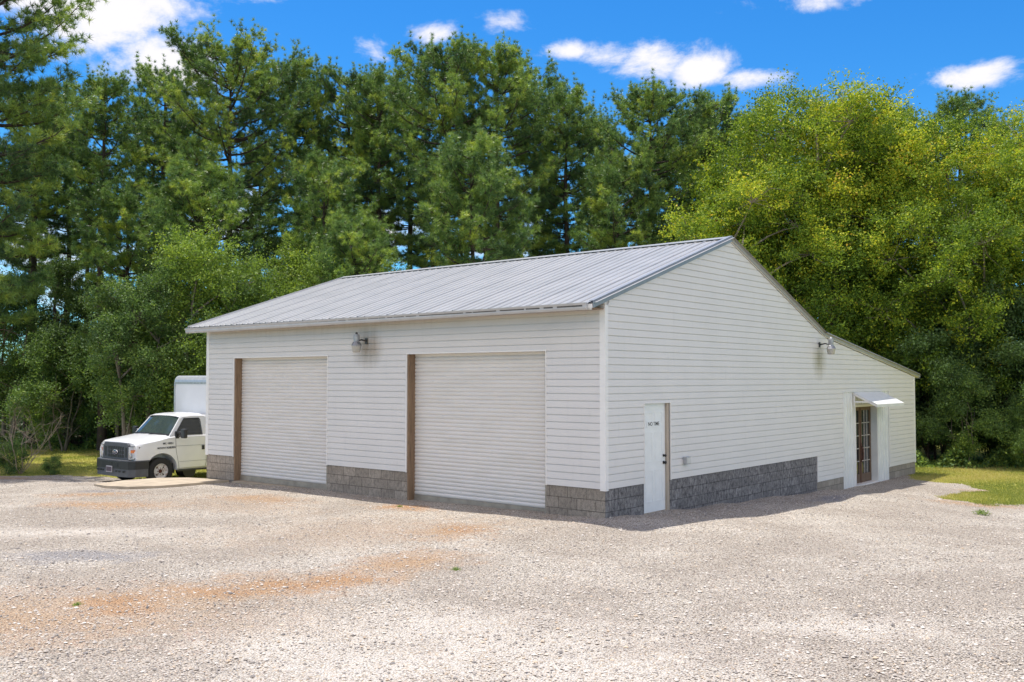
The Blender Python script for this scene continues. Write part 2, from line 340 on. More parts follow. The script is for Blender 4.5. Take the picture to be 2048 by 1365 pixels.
def gravelmat(stone=False):
    m, t, b = mat('loose_stone' if stone else 'crushed_stone')
    if stone:
        a = t.nodes.new('ShaderNodeAttribute'); a.attribute_name = 'tint'
        c = ramp(t, a.outputs['Fac'], [(0, (.22, .20, .19)), (.15, (.38, .34, .30)), (.45, (.52, .46, .40)), (.8, (.70, .645, .58)), (1, (.58, .45, .32))])
        t.links.new(c, b.inputs['Base Color']); b.inputs['Roughness'].default_value = .9; b.inputs['Specular IOR Level'].default_value = .15; return m
    v = coords(t); g = t.nodes.new('ShaderNodeNewGeometry')
    warp = noise(t, v, 25, 2); 
    vo = node(t, 'ShaderNodeTexVoronoi', i_Scale=46.0); vo.feature = 'F1'; t.links.new(v, vo.inputs['Vector'])
    vo2 = node(t, 'ShaderNodeTexVoronoi', i_Scale=90.0); t.links.new(v, vo2.inputs['Vector'])
    s1 = t.nodes.new('ShaderNodeSeparateColor'); t.links.new(vo.outputs['Color'], s1.inputs[0]); s2 = t.nodes.new('ShaderNodeSeparateColor'); t.links.new(vo2.outputs['Color'], s2.inputs[0])
    st = [(0, (.10, .09, .085)), (.08, (.22, .20, .185)), (.22, (.43, .39, .335)), (.5, (.58, .525, .455)), (.78, (.71, .655, .58)), (1, (.88, .84, .79))]
    c1 = ramp(t, s1.outputs[0], st); c2 = ramp(t, s2.outputs[1], st)
    c = mixc(t, ramp(t, s1.outputs[2], [(.45, (0, 0, 0)), (.55, (1, 1, 1))]), c1, c2)
    big = noise(t, v, .45, 6, .6, .3); med = noise(t, v, 2.2, 6, .65, .2); fin = noise(t, v, 9, 5, .7)
    # fine dust between the stones
    dust = mixc(t, med, (.54, .495, .425), (.69, .65, .585))
    c = mixc(t, ramp(t, nmath(t, 'ADD', nmath(t, 'MULTIPLY', med, .6), nmath(t, 'MULTIPLY', fin, .4)), [(.46, (.0, .0, .0)), (.70, (.5, .5, .5))]), c, dust)
    c = mixc(t, ramp(t, big, [(.38, (0, 0, 0)), (.58, (.55, .55, .55))]), c, (.40, .345, .285))
    def blob(cx, cy, r, elong=1, ang=0):
        mp = t.nodes.new('ShaderNodeMapping'); mp.vector_type = 'TEXTURE'; mp.inputs['Location'].default_value = (cx, cy, 0); mp.inputs['Rotation'].default_value = (0, 0, ang); mp.inputs['Scale'].default_value = (r * elong, r, 50)
        t.links.new(g.outputs['Position'], mp.inputs[0]); ln = t.nodes.new('ShaderNodeVectorMath'); ln.operation = 'LENGTH'; t.links.new(mp.outputs[0], ln.inputs[0])
        return nmath(t, 'SUBTRACT', 1.0, ln.outputs['Value'])
    def field(bl):
        a = None
        for q in bl:
            f = blob(*q); a = f if a is None else nmath(t, 'MAXIMUM', a, f)
        a = nmath(t, 'ADD', a, nmath(t, 'MULTIPLY', nmath(t, 'SUBTRACT', nmath(t, 'ADD', nmath(t, 'MULTIPLY', med, .6), nmath(t, 'MULTIPLY', fin, .4)), .5), 3.4))
        return a
    RA = YAW
    orange = field([(-.9, -8.3, 1.1, 1.5, RA), (-.6, -7.5, .95, 1.4, RA), (-.3, -6.7, 1.0, 1.3, RA), (.1, -5.8, .9, 1.2, RA + .5), (-.1, -4.6, .9, 1.5, 1.6), (-1.4, -2.4, .9, 1.2, 2.2), (-4.0, -.9, .5, 2.2, 0.1), (-1.0, -9.3, 1.4, 1.6, RA), (-7.6, -1.7, .7, 2.5, .1), (-9.5, -4, .9, 2.2, .5), (2.9, 13.0, .7, 1.2, .6), (3.6, 9.6, .6, 2.4, 0), (-11.8, -3.2, .7, 2.2, .5), (-20, -2.2, .8, 4, .4)])
    c = mixc(t, ramp(t, orange, [(-.7, (0, 0, 0)), (.85, (.8, .8, .8))]), c, mixc(t, fin, (.44, .27, .145), (.62, .445, .28)))
    tan = field([(-1.1, -8.9, 1.9, 2.0, RA), (.6, -8.3, 1.3, 1.8, RA), (-2.5, -3.2, 2.2, 1.5, 1.0), (-7.0, -2.6, 1.0, 3.2, .1)])
    c = mixc(t, ramp(t, tan, [(-.3, (0, 0, 0)), (.8, (.5, .5, .5))]), c, mixc(t, fin, (.46, .35, .25), (.60, .49, .37)))
    core = field([(-.92, -8.22, .42, 1.6, RA), (-.5, -8.4, .34, 1.6, RA), (-.5, -7.2, .4, 2.0, RA), (-.1, -6.55, .5, 1.6, RA), (.05, -5.85, .4, 1.5, RA), (-4.1, -.75, .3, 2.4, .1), (-1.35, -2.2, .35, 1.6, 2)])
    c = mixc(t, ramp(t, core, [(-.9, (0, 0, 0)), (.9, (.7, .7, .7))]), c, mixc(t, fin, (.43, .23, .11), (.59, .37, .21)))
    white = field([(3.4, -6.9, 1.4, 1.9, RA), (2.6, -6.9, 1.2, 1.7, RA), (4.3, -7.2, 1.4, 2.0, RA), (3.2, -7.9, 1.5, 1.8, RA), (5.7, -4.2, .7, 2.0, RA), (-6.2, -6.2, .8, 3.4, RA), (1.9, -8.2, .8, 1.6, RA)])
    c = mixc(t, ramp(t, white, [(-.35, (0, 0, 0)), (.9, (.88, .88, .88))]), c, mixc(t, fin, (.64, .59, .53), (.74, .70, .65)))
    gb = field([(1.0, 7.6, .45, 4, 1.57), (-4, -7.3, .7, 2.5, RA), (-12.3, -2.7, .4, 2.6, .2)])
    c = mixc(t, ramp(t, gb, [(.15, (0, 0, 0)), (.8, (.6, .6, .6))]), c, mixc(t, fin, (.20, .20, .23), (.38, .38, .42)))
    c = mixc(t, .75, c, ramp(t, nmath(t, 'MULTIPLY', vo.outputs['Distance'], 1.0), [(.0, (.62, .60, .58)), (.5, (.48, .47, .45)), (.8, (.05, .05, .05))]), 'OVERLAY')  # cell gaps darkened: small stone shadows painted into the colour
    t.links.new(c, b.inputs['Base Color']); b.inputs['Roughness'].default_value = .95; b.inputs['Specular IOR Level'].default_value = .1
    h = nmath(t, 'ADD', nmath(t, 'MULTIPLY', nmath(t, 'SUBTRACT', 1, vo.outputs['Distance']), 1.0), nmath(t, 'MULTIPLY', fin, 1.2)); bump(t, b, h, 1.0, .03); return m

def gridmesh(name, xs, ys, zf, m, keep=None):
    X, Y = np.meshgrid(xs, ys, indexing='ij'); nx, ny = X.shape; Z = zf(X, Y)
    V = np.stack([X, Y, Z], -1).reshape(-1, 3); I = np.arange(nx * ny).reshape(nx, ny)
    F = np.stack([I[:-1, :-1], I[1:, :-1], I[1:, 1:], I[:-1, 1:]], -1).reshape(-1, 4)
    if keep is not None: V, F = keep(V, F)
    return rawmesh(name, V, F, m)
def rawmesh(name, V, F, m, tint=None, smooth=False, mi=None):
    me = bpy.data.meshes.new(name); V = np.asarray(V, np.float32); F = np.asarray(F, np.int32)
    me.vertices.add(len(V)); me.vertices.foreach_set('co', V.ravel()); k = F.shape[1]
    me.loops.add(F.size); me.loops.foreach_set('vertex_index', F.ravel())
    me.polygons.add(len(F)); me.polygons.foreach_set('loop_start', np.arange(0, F.size, k, dtype=np.int32))
    for q in (m if isinstance(m, (list, tuple)) else [m]): me.materials.append(q)
    if mi is not None: me.polygons.foreach_set('material_index', np.asarray(mi, np.int32))
    if tint is not None:
        a = me.attributes.new('tint', 'FLOAT', 'FACE'); a.data.foreach_set('value', np.asarray(tint, np.float32))
    me.update(calc_edges=True)
    me.polygons.foreach_set('use_smooth', np.full(len(F), smooth))
    return me
def link(name, me, parent=None, loc=None, rz=0, **k):
    o = bpy.data.objects.new(name, me); C.objects.link(o)
    if parent: o.parent = parent
    if loc is not None: o.location = loc
    o.rotation_euler = (0, 0, rz); return tag(o, **k)

xs = np.unique(np.concatenate([np.linspace(-600, -60, 12), np.arange(-60, -30, 2.), np.arange(-30, 14, .5), np.arange(14, 60, 3.), np.linspace(60, 600, 12)]))
ys = np.unique(np.concatenate([np.linspace(-300, -40, 8), np.arange(-40, -14, 2.), np.arange(-14, 26, .5), np.arange(26, 70, 3.), np.linspace(70, 700, 12)]))
def lawnz(X, Y):
    return gz(X, Y) - .10 * np.clip((-lot_sdf(X, Y) - .5) / .5, 0, 1)
link('ground', gridmesh('ground', xs, ys, lawnz, groundmat()), kind='structure', label='green mown lawn and woodland floor around the lot')
gx = np.unique(np.concatenate([np.arange(-44, -25, .5), np.arange(-25, 7, .16), np.arange(7, 39, .5)])); gy = np.unique(np.concatenate([np.arange(-39, -14, .6), np.arange(-14, 17, .16)]))
def lotkeep(V, F):
    d = lot_sdf(V[:, 0], V[:, 1]); kf = (d[F] < 0).any(1) & ((d[F] < .3).all(1)); F = F[kf]
    for _ in range(3):
        e = .02; d = lot_sdf(V[:, 0], V[:, 1]); dx = (lot_sdf(V[:, 0] + e, V[:, 1]) - d) / e; dy = (lot_sdf(V[:, 0], V[:, 1] + e) - d) / e
        s_ = np.where((d > 0) & (d < .35), np.clip(d, 0, .1), 0) / np.maximum(np.hypot(dx, dy) ** 2, .5)
        V[:, 0] -= dx * s_; V[:, 1] -= dy * s_
    V[:, 2] = gz(V[:, 0], V[:, 1]) + .014 + .006 * np.sin(V[:, 0] * 3.1 + np.sin(V[:, 1] * 2.3)) * np.sin(V[:, 1] * 2.7)
    u, inv = np.unique(F, return_inverse=True); return V[u], inv.reshape(F.shape)
link('gravel_lot', gridmesh('gravel_lot', gx, gy, lambda X, Y: X * 0, gravelmat(), lotkeep), kind='structure', label='pale crushed stone lot with orange clay stains')

# ---- loose stones lying on the lot (uncountable)
def stones(n, rng):
    ico = np.array([(0, 0, 1), (.9, 0, .1), (.1, .9, 0), (-.9, .1, .1), (0, -.9, 0), (0, 0, -.6)], float)
    tri = np.array([(0, 1, 2), (0, 2, 3), (0, 3, 4), (0, 4, 1), (5, 2, 1), (5, 3, 2), (5, 4, 3), (5, 1, 4)])
    dep = 6.5 + 20 * rng.random(n) ** 1.7; lat = (rng.random(n) - .5) * 1.25 * dep
    P = CAM[:2] + FWD * dep[:, None] + RGT * lat[:, None]
    d = lot_sdf(P[:, 0], P[:, 1]); inside = (P[:, 0] < .02) & (P[:, 0] > -12.2) & (P[:, 1] > -.02)
    pad = (P[:, 0] < -11) & (P[:, 0] > -14.4) & (P[:, 1] > -2.2) & (P[:, 1] < 0.1)
    P = P[(d < -.03) & ~inside & ~pad]; n = len(P)
    S = np.clip(rng.lognormal(math.log(.0095), .42, n), .005, .026)
    base = ico[None] * (1 + (rng.random((n, 6, 1)) - .5) * .6) * S[:, None, None] * np.stack([1 + rng.random(n) * .5, np.ones(n), .45 + rng.random(n) * .4], -1)[:, None]
    a = rng.random(n) * 6.28; ca, sa = np.cos(a)[:, None], np.sin(a)[:, None]
    x = base[..., 0] * ca - base[..., 1] * sa; y = base[..., 0] * sa + base[..., 1] * ca
    z = gz(P[:, 0], P[:, 1]) + .016
    V = np.stack([x + P[:, :1], y + P[:, 1:2], base[..., 2] + (z + S * .2)[:, None]], -1).reshape(-1, 3)
    F = (tri[None] + (np.arange(n) * 6)[:, None, None]).reshape(-1, 3)
    T = np.repeat(rng.random(n), 8)
    return rawmesh('loose_gravel', V, F, gravelmat(True), T)
link('loose_gravel', stones(60000, np.random.default_rng(3)), kind='stuff', label='loose pale and grey stones scattered over the gravel lot', cat='gravel')

# ---- concrete apron at the left corner
pad = [(-11.15, -.02), (-12.25, -.02), (-12.9, -.06), (-13.65, -.45), (-14.1, -1.15), (-14.0, -2.0), (-13.2, -2.15), (-12.3, -2.0), (-11.7, -1.5), (-11.3, -.8)]
padz = [.0, -.03, -.05, -.075, -.11, -.13, -.10, -.075, -.05, -.01]
p = MB(); top = [(x, y, z) for (x, y), z in zip(pad, padz)]; cx = (-12.4, -1.0, -.03)
for i in range(len(top)):
    j = (i + 1) % len(top); p.poly([top[i], top[j], cx]); p.poly([top[i], (top[i][0], top[i][1], -.45), (top[j][0], top[j][1], -.45), top[j]])
p.build('concrete_apron', M_conc, kind='structure', label='low tan concrete apron by the left corner of the building')

# ================================================================ BUILDING
B = empty('garage_building', (0, 0, 0), label='white vinyl sided garage with two roller doors and grey metal roof on a block base', cat='garage')
LW = .127; Z0 = .59
def hash_(k): return random.Random(str(k)).random()
def siding(mbx, W, z0, z1, full0, ua, ub, va, vb):
    # panels two courses high end in lapped joints
    row = int(round((full0 - Z0) / LW)) // 2; j = -14 + 3.66 * hash_(('row', row)); cuts = []
    while j < 18:
        if max(ua, va) + .15 < j < min(ub, vb) - .15: cuts.append(j)
        j += 3.66
    a0, a1 = ua, va
    for c_ in cuts + [None]:
        b0_, b1_ = (c_, c_) if c_ is not None else (ub, vb); siding1(mbx, W, z0, z1, full0, a0, b0_, a1, b1_); a0, a1 = b0_, b1_
def siding1(mbx, W, z0, z1, full0, ua, ub, va, vb):
    """course piece; u range ua..ub at z0 and va..vb at z1; full0 = z of the whole course's bottom"""
    jo = (hash_((int(full0 * 50), round(ua, 1))) - .5) * .0022
    prof = [(0, .001), (0, .021), (.10, .0205), (.70, .0165), (.875, .0145), (.88, .001), (1.0, .001)]
    t0 = (z0 - full0) / LW; t1 = (z1 - full0) / LW; pr = []
    for t_, o in prof:
        pr.append((min(max(t_, t0), t1), o + (jo if o > .01 else 0)))
    rows = []
    for t_, o in pr:
        k = (t_ - t0) / max(t1 - t0, 1e-6); a = ua + (va - ua) * k; b_ = ub + (vb - ub) * k; z = full0 + t_ * LW
        rows.append((W(a, o, z), W(b_, o, z)))
    for r0, r1 in zip(rows, rows[1:]): mbx.poly([r0[0], r0[1], r1[1], r1[0]])
Wf = lambda u, o, z: (u, -o, z)
Wg = lambda u, o, z: (o, u, z)
Wl = lambda u, o, z: (-12.17 - o, u, z)
# front wall
s = MB(); doorsF = [(-10.99, -7.43), (-4.89, -1.285)]; TOPF = 3.0
for k in range(0, 25):
    z0 = Z0 + k * LW; z1 = min(z0 + LW, 3.72)
    segs = [(-12.08, -.09)]
    if z0 < TOPF - .02: segs = [(-12.08, -10.99 - .02), (-7.43 + .02, -4.89 - .02), (-1.285 + .02, -.09)]
    for a, b_ in segs: siding(s, Wf, z0, z1, z0, a, b_, a, b_)
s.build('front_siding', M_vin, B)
# gable wall
def yl(z): return .07 if z < 3.87 else (z - 3.70) / (5.38 - 3.70) * 5.14 - .45
def yr(z):
    if z > 3.54: return 4.69 + (5.38 - z) / (5.38 - 3.54) * 4.99
    if z > 2.56: return min(9.68 + (3.54 - z) / (3.54 - 2.50) * 7.6, 16.78)
    return 16.78
s = MB(); OP = [(1.247, 2.173, 2.04), (10.97, 14.49, 2.145)]
for k in range(-5, 38):
    z0 = Z0 + k * LW; z1 = z0 + LW
    if z0 > 5.36: break
    z1 = min(z1, 5.375)
    def emit(za, zb, a, b_):
        a0 = max(a, yl(za)); a1 = max(a, yl(zb)); b0 = min(b_, yr(za)); b1 = min(b_, yr(zb))
        if b0 > a0: siding(s, Wg, za, zb, z0, a0, b0, min(a1, b1), max(b1, a1))
    start = 9.23 if k < 0 else .07
    segs = [(start, 16.78)]
    top_lim = z0
    cuts = [o for o in OP if z0 < o[2] and o[1] > start]
    cur = start
    for (a, b_, tz) in cuts:
        emit(z0, z1, cur, a - .012); 
        if tz < z1: emit(max(tz + .012, z0), z1, a - .012, b_ + .012)
        cur = b_ + .012
    emit(z0, z1, cur, 16.78)
s.build('gable_siding', M_ving, B)
# left wall siding
s = MB()
for k in range(0, 38):
    z0 = Z0 + k * LW; z1 = z0 + LW
    if z1 > 5.3: break
    a0, a1, b0, b1 = max(.05, yl(z0)), max(.05, yl(z1)), yr(z0), yr(z1); siding(s, Wl, z0, z1, z0, a0, b0, a1, b1)
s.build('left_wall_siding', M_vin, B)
# wall cores
s = MB()
for a, b_ in ((-12.17, -10.99), (-7.43, -4.89), (-1.285, -.2)): s.box(a, b_, .001, .2, Z0, TOPF)
s.box(-12.17, -.2, .001, .2, TOPF, 3.72)
def gprism(y0, y1, zb, x0=-.2, x1=0.0):
    ys_ = [y0] + [q for q in (4.69, 9.68) if y0 < q < y1] + [y1]
    zt = lambda y: (3.70 + (y + .45) / 5.14 * 1.68 if y < 4.69 else (5.38 - (y - 4.69) / 4.99 * 1.84 if y < 9.68 else 3.54 - (y - 9.68) / 7.6 * 1.04))
    s.prism([(x0, y0, zb), (x0, y1, zb)] + [(x0, y, zt(y)) for y in reversed(ys_)], (x1 - x0, 0, 0))
gprism(.001, 1.247, Z0); gprism(1.247, 2.173, 2.04); gprism(2.173, 9.23, Z0); gprism(9.23, 10.97, -.045); gprism(10.97, 14.49, 2.145); gprism(14.49, 16.85, -.045)
gprism(.2, 16.85, -.6, -12.17, -12.0)
s.box(-12.0, -.2, 16.65, 16.85, -.6, 2.5)
s.build('wall_core', M_vin, B)
s = MB()
for a, b_ in ((-12.17, -10.99), (-7.43, -4.89), (-1.285, -.2005)): s = MB(); s.box(a, b_, .004, .2, -.6, Z0 - .001); s.build('block_foundation', M_blockf, B, label='tan stained concrete blocks')
s = MB(); s.box(-.2, -.0045, .004, .0065, -.6, Z0 - .001); s.build('block_foundation', M_blockf, B, label='tan stained concrete blocks')
for a, b_ in ((.0068, 1.247), (2.173, 9.23)): s = MB(); s.box(-.2, -.0005, a, b_, -.6, Z0 - .001); s.build('block_foundation', M_blockg, B, label='dark mildewed concrete blocks')
for a, b_ in ((9.231, 10.97), (14.49, 16.85)): s = MB(); s.box(-.2, .001, a, b_, -.7, -.047); s.build('block_foundation', M_blockl, B)
# corner posts and trims
s = MB(); s.box(-.092, .026, -.026, .07, Z0 - .03, 3.78)
s.build('corner_post', M_trim, B, bevel=.004)
s = MB(); s.box(-12.2, -12.08, -.026, .06, Z0 - .02, 3.70); s.build('corner_post', M_trim, B, bevel=.004)
s = MB(); s.box(-.05, .026, 16.78, 16.875, -.07, 2.56); s.build('corner_post', M_trim, B, bevel=.004)
for a, b_ in doorsF:
    s = MB(); s.box(a - .022, a, -.024, .01, Z0 - .01, TOPF); s.box(b_, b_ + .022, -.024, .01, Z0 - .01, TOPF); s.box(a - .022, b_ + .022, -.0245, .01, TOPF, TOPF + .025); s.build('opening_trim', M_trim, B)
for (a, b_, tz), zb in zip(OP, (Z0 - .012, -.055)):
    s = MB(); s.box(-.01, .024, a - .014, a, zb, tz); s.box(-.01, .024, b_, b_ + .014, zb, tz); s.box(-.01, .0245, a - .014, b_ + .014, tz, tz + .016); s.build('opening_trim', M_trim, B)
s = MB(); s.box(-.003, .0225, 9.225, 9.243, -.05, Z0 + .001); s.build('siding_end_trim', M_trim, B)
# floor slab
s = MB(); s.box(-12.16, -.21, .03, 16.6, -.3, -.005); 
for a, b_ in doorsF: s.box(a + .002, b_ - .002, -.04, .03, -.3, -.012)
s.build('floor_slab', M_conc, B)
# roller doors
for di, (a, b_) in enumerate(doorsF):
    s = MB(); yb = .2; pitch = .0785; n = 37; prof = []
    for k in range(n):
        for t_, o in ((0, .0), (.08, .011), (.3, .019), (.6, .021), (.85, .013), (.95, .002)):
            prof.append((.12 + (k + t_) * pitch, o))
    for (za, oa), (zb, ob) in zip(prof, prof[1:]): s.poly([(a + .0, yb - oa, za), (b_, yb - oa, za), (b_, yb - ob, zb), (a, yb - ob, zb)])
    s.poly([(a, yb + .03, 0), (b_, yb + .03, 0), (b_, yb + .03, 3.0), (a, yb + .03, 3.0)])
    d = s.build('roller_door', M_roll, B, label=('shorter looking roller door nearer the truck', 'roller door nearer the front corner, with faint scuff marks')[di])
    s = MB(); s.box(a + .01, b_ - .01, yb - .03, yb + .01, .012, .12); s.box(a + .01, b_ - .01, yb - .045, yb - .03, .0, .03); s.build('bottom_bar', M_bar, d)
    s = MB(); s.box(a, a + .04, .001 + .001, .22, 0.0, TOPF - .002); s.build('door_post', M_post, B)
    s = MB(); s.box(b_ - .03, b_ - .001, .003, .16, -.02, TOPF - .002); s.build('door_guide', M_bar, B)
# roof
def ribbed(mbx, xa, xb, p0, p1, rib=.015, pitch=.2286, sub=True):
    """sheet between eave point p0=(y,z) and top point p1, ribs at constant x"""
    dy, dz = p1[0] - p0[0], p1[1] - p0[1]; l = math.hypot(dy, dz); ny, nz_ = -dz / l, dy / l
    if nz_ < 0: ny, nz_ = -ny, -nz_
    pts = [(xa, 0)]; x = xa + .05; k = 0
    while x < xb - .06:
        h = rib * (1.35 if k % 4 == 0 else 1)
        pts += [(x - .026, 0), (x - .011, h), (x + .011, h), (x + .026, 0)]
        if sub: pts += [(x + pitch * .36, 0), (x + pitch * .39, .0035), (x + pitch * .61, .0035), (x + pitch * .64, 0)]
        x += pitch; k += 1
    pts.append((xb, 0))
    for (x0, h0), (x1, h1) in zip(pts, pts[1:]):
        if x1 <= x0: continue
        mbx.poly([(x0, p0[0] + ny * h0, p0[1] + nz_ * h0), (x1, p0[0] + ny * h1, p0[1] + nz_ * h1), (x1, p1[0] + ny * h1, p1[1] + nz_ * h1), (x0, p1[0] + ny * h0, p1[1] + nz_ * h0)])
EX0, EX1 = -12.42, .045
s = MB(); ribbed(s, EX0, EX1, (-.42, 3.79), (4.69, 5.475))
rf = s.build('main_roof', M_roof, B, label='grey ribbed metal roof slope over the roller doors')
s = MB(); ribbed(s, EX0, EX1, (9.72, 3.64), (4.69, 5.475)); s.build('rear_roof', M_roof, B)
s = MB(); ribbed(s, EX0, EX1, (17.30, 2.60), (9.66, 3.645)); s.build('lean_to_roof', M_roof, B)
s = MB()
s.prism([(EX0, -.42, 3.77), (EX0, 4.69, 5.455), (EX0, 9.70, 3.62), (EX0, 17.28, 2.58), (EX0, 17.28, 2.53), (EX0, 9.70, 3.56), (EX0, 4.69, 5.39), (EX0, -.42, 3.70)], (EX1 - EX0 - .01, 0, 0))
s.build('roof_deck', M_trim, B)
s = MB()  # ridge cap
for sgn, slope in ((-1, .328), (1, .365)):
    s.prism([(EX0 - .01, 4.69, 5.512), (EX0 - .01, 4.69 + sgn * .17, 5.512 - .17 * slope), (EX0 - .01, 4.69 + sgn * .17, 5.50 - .17 * slope), (EX0 - .01, 4.69, 5.50)], (EX1 - EX0 + .02, 0, 0))
s.build('ridge_cap', M_roof, B)
s = MB()  # dark foam closures under the ridge cap, between ribs
x = EX0 + .05
while x < EX1 - .2:
    s.prism([(x + .03, 4.69 - .165, 5.475 - .165 * .33 + .003), (x + .03, 4.69 - .165, 5.475 - .165 * .33 + .018), (x + .03, 4.69 - .12, 5.475 - .12 * .33 + .018), (x + .03, 4.69 - .12, 5.475 - .12 * .33 + .003)], (.17, 0, 0)); x += .2286
s.build('ridge_closure', M_blackm, B)
# rake trims (grey) on both ends
def rake(xa, xb, pts, h=.12, m=M_rake):
    s = MB()
    for (y0, z0), (y1, z1) in zip(pts, pts[1:]):
        s.prism([(xa, y0, z0), (xa, y1, z1), (xa, y1, z1 - h), (xa, y0, z0 - h)], (xb - xa, 0, 0))
    return s
rp = [(-.42, 3.826), (4.69, 5.516)]; rp2 = [(4.69, 5.516), (9.68, 3.69), (17.30, 2.645)]
rake(.046, .062, rp, .125).build('rake_trim', M_rake, B, label='dark grey rake trim over the gable')
s = rake(.046, .062, rp2, .11); 
for (y0, z0), (y1, z1) in zip(rp2, rp2[1:]): s.prism([(-.03, y0, z0 + .004), (-.03, y1, z1 + .004), (-.03, y1, z1 - .004), (-.03, y0, z0 - .004)], (.092, 0, 0))
s.build('rake_trim', simple('pale_rake_trim', (.42, .42, .42), .45, .2), B)
s = rake(-12.44, -12.424, rp + rp2[1:], .12); s.build('rake_trim', M_gutter, B)
s = MB(); s.prism([(-.03, -.42, 3.830), (-.03, 4.69, 5.520), (-.03, 4.69, 5.512), (-.03, -.42, 3.822)], (.092, 0, 0)); s.build('rake_trim', M_rake, B)
s = MB(); s.box(EX0, EX1, 17.29, 17.31, 2.50, 2.60); s.build('rear_fascia', M_rake, B)
# fascia, soffit, gutter
s = MB(); s.box(EX0 + .01, .0, -.40, -.38, 3.675, 3.775); s.build('eave_fascia', M_trim, B)
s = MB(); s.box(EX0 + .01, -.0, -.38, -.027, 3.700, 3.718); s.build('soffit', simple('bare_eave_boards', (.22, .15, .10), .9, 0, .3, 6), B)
s = MB(); g_ = [(-.402, 3.78), (-.402, 3.665), (-.46, 3.665), (-.485, 3.70), (-.485, 3.735), (-.51, 3.775), (-.51, 3.785), (-.50, 3.785), (-.475, 3.735), (-.475, 3.70), (-.455, 3.675), (-.41, 3.675), (-.41, 3.78)]
b0 = len(s.v); n = len(g_)
for x, dz in ((-12.44, -.022), (-.06, .012)):
    s.v += [(x, y, z + dz) for y, z in g_]
for i in range(n):
    j = (i + 1) % n; s.f.append((b0 + i, b0 + j, b0 + n + j, b0 + n + i)); s.mi.append(0)
for x, dz in ((-12.44, -.022), (-.06, .012)): s.prism([(x, y, z + dz) for y, z in g_[:7]], (.004, 0, 0))
gt = s.build('gutter', M_gutter, B)
s = MB(); rr = random.Random(5); x = -12.2
while x < -.3:
    l = rr.uniform(.15, .6); s.box(x, x + l, -.49, -.415, 3.73, 3.775 + rr.uniform(-.012, .012)); x += l + rr.uniform(.0, .12)
s.build('gutter_debris', simple('leaf_litter', (.10, .095, .09), .95, 0, .4, 20), B)
# entry door
s = MB(); s.box(-.09, -.05, 1.252, 2.085, .03, 2.035)
dr = s.build('entry_door', M_doorw, B, bevel=.003)
s = MB()
def mould(y0, y1, z0, z1, w_=.012):
    for (a, b_, c_, d_) in ((y0, y1, z0, z0 + w_), (y0, y1, z1 - w_, z1), (y0, y0 + w_, z0 + w_, z1 - w_), (y1 - w_, y1, z0 + w_, z1 - w_)): s.box(-.0505, -.043, a, b_, c_, d_)
for y0, y1 in ((1.36, 1.62), (1.71, 1.97)):
    mould(y0, y1, .22, .80); mould(y0, y1, .95, 1.50); mould(y0, y1, 1.62, 1.87)
s.build('door_panel_moulding', M_doorw, dr)
for z, r_ in ((1.05, .026), (.92, .03)):
    s = MB(); s.lathe([(0.0, .062), (r_ * .8, .056), (r_, .04), (r_ * .85, .025), (.012, .02), (.012, .004), (r_ * 1.05, .004), (r_ * 1.05, 0)], 14, (-.0495, 2.02, z), 'x')
    s.build('door_knob' if z < 1 else 'deadbolt', M_blackm, dr, smooth=True)
s = MB(); s.box(-.12, -.01, 2.088, 2.17, .0, 2.038); s.build('door_jamb', M_jamb, B)
s = MB(); s.box(-.12, -.02, 1.248, 2.17, -.02, .029); s.build('door_sill', M_conc, B)
s = MB(); s.box(-.0495, -.0415, 1.42, 1.90, 1.595, 1.715); s.build('door_label', M_doorw, dr)
def text(txt, size, loc, rot, m, name, parent, ext=.001, sx=1):
    cu = bpy.data.curves.new(name, 'FONT'); cu.body = txt; cu.size = size; cu.extrude = ext; cu.align_x = 'CENTER'; cu.align_y = 'CENTER'; cu.offset = size * .012
    o = bpy.data.objects.new(name, cu); C.objects.link(o); bpy.context.view_layer.update()
    me = bpy.data.meshes.new_from_object(o.evaluated_get(bpy.context.evaluated_depsgraph_get())); bpy.data.objects.remove(o)
    me.materials.clear(); me.materials.append(m)
    q = bpy.data.objects.new(name, me); C.objects.link(q); q.location = loc; q.rotation_euler = rot; q.scale = (sx, 1, 1); q.parent = parent; return q
text('NO TIME', .098, (-.0405, 1.665, 1.655), (R(90), 0, R(90)), M_ink, 'door_lettering', dr)
# french doors
s = MB()
def vrib(x, ya, yb, za, zb, pitch=.19, rib=.017):
    pts = [(ya, 0)]; y = ya + .06
    while y < yb - .05: pts += [(y - .02, 0), (y - .01, rib), (y + .01, rib), (y + .02, 0)]; y += pitch
    pts.append((yb, 0))
    for (y0, h0), (y1, h1) in zip(pts, pts[1:]): s.poly([(x + h0, y0, za), (x + h1, y1, za), (x + h1, y1, zb), (x + h0, y0, zb)])
OY0, OY1, OZ0, OZ1 = 11.84, 13.50, -.36, 1.735
s.box(-.19, -.004, 10.971, OY0 - .001, -.6, 2.144); s.box(-.19, -.004, OY1 + .001, 14.489, -.6, 2.144); s.box(-.19, -.004, OY0 - .001, OY1 + .001, OZ1, 2.144)
vrib(-.003, 10.975, OY0 - .05, -.5, 2.14); vrib(-.003, OY1 + .05, 14.485, -.5, 2.14); vrib(-.003, OY0 - .05, OY1 + .05, OZ1 + .06, 2.14)
s.build('metal_surround', M_pan, B, label='vertically ribbed white metal panel around the glazed doors')
s = MB(); s.box(-.003, .022, OY0 - .05, OY0, -.5, OZ1 + .06); s.box(-.003, .022, OY1, OY1 + .05, -.5, OZ1 + .06); s.box(-.003, .0215, OY0, OY1, OZ1, OZ1 + .06); s.box(-.2, .03, OY0 + .001, OY1 - .001, -.5, OZ0)
s.build('door_frame', M_trim, B)
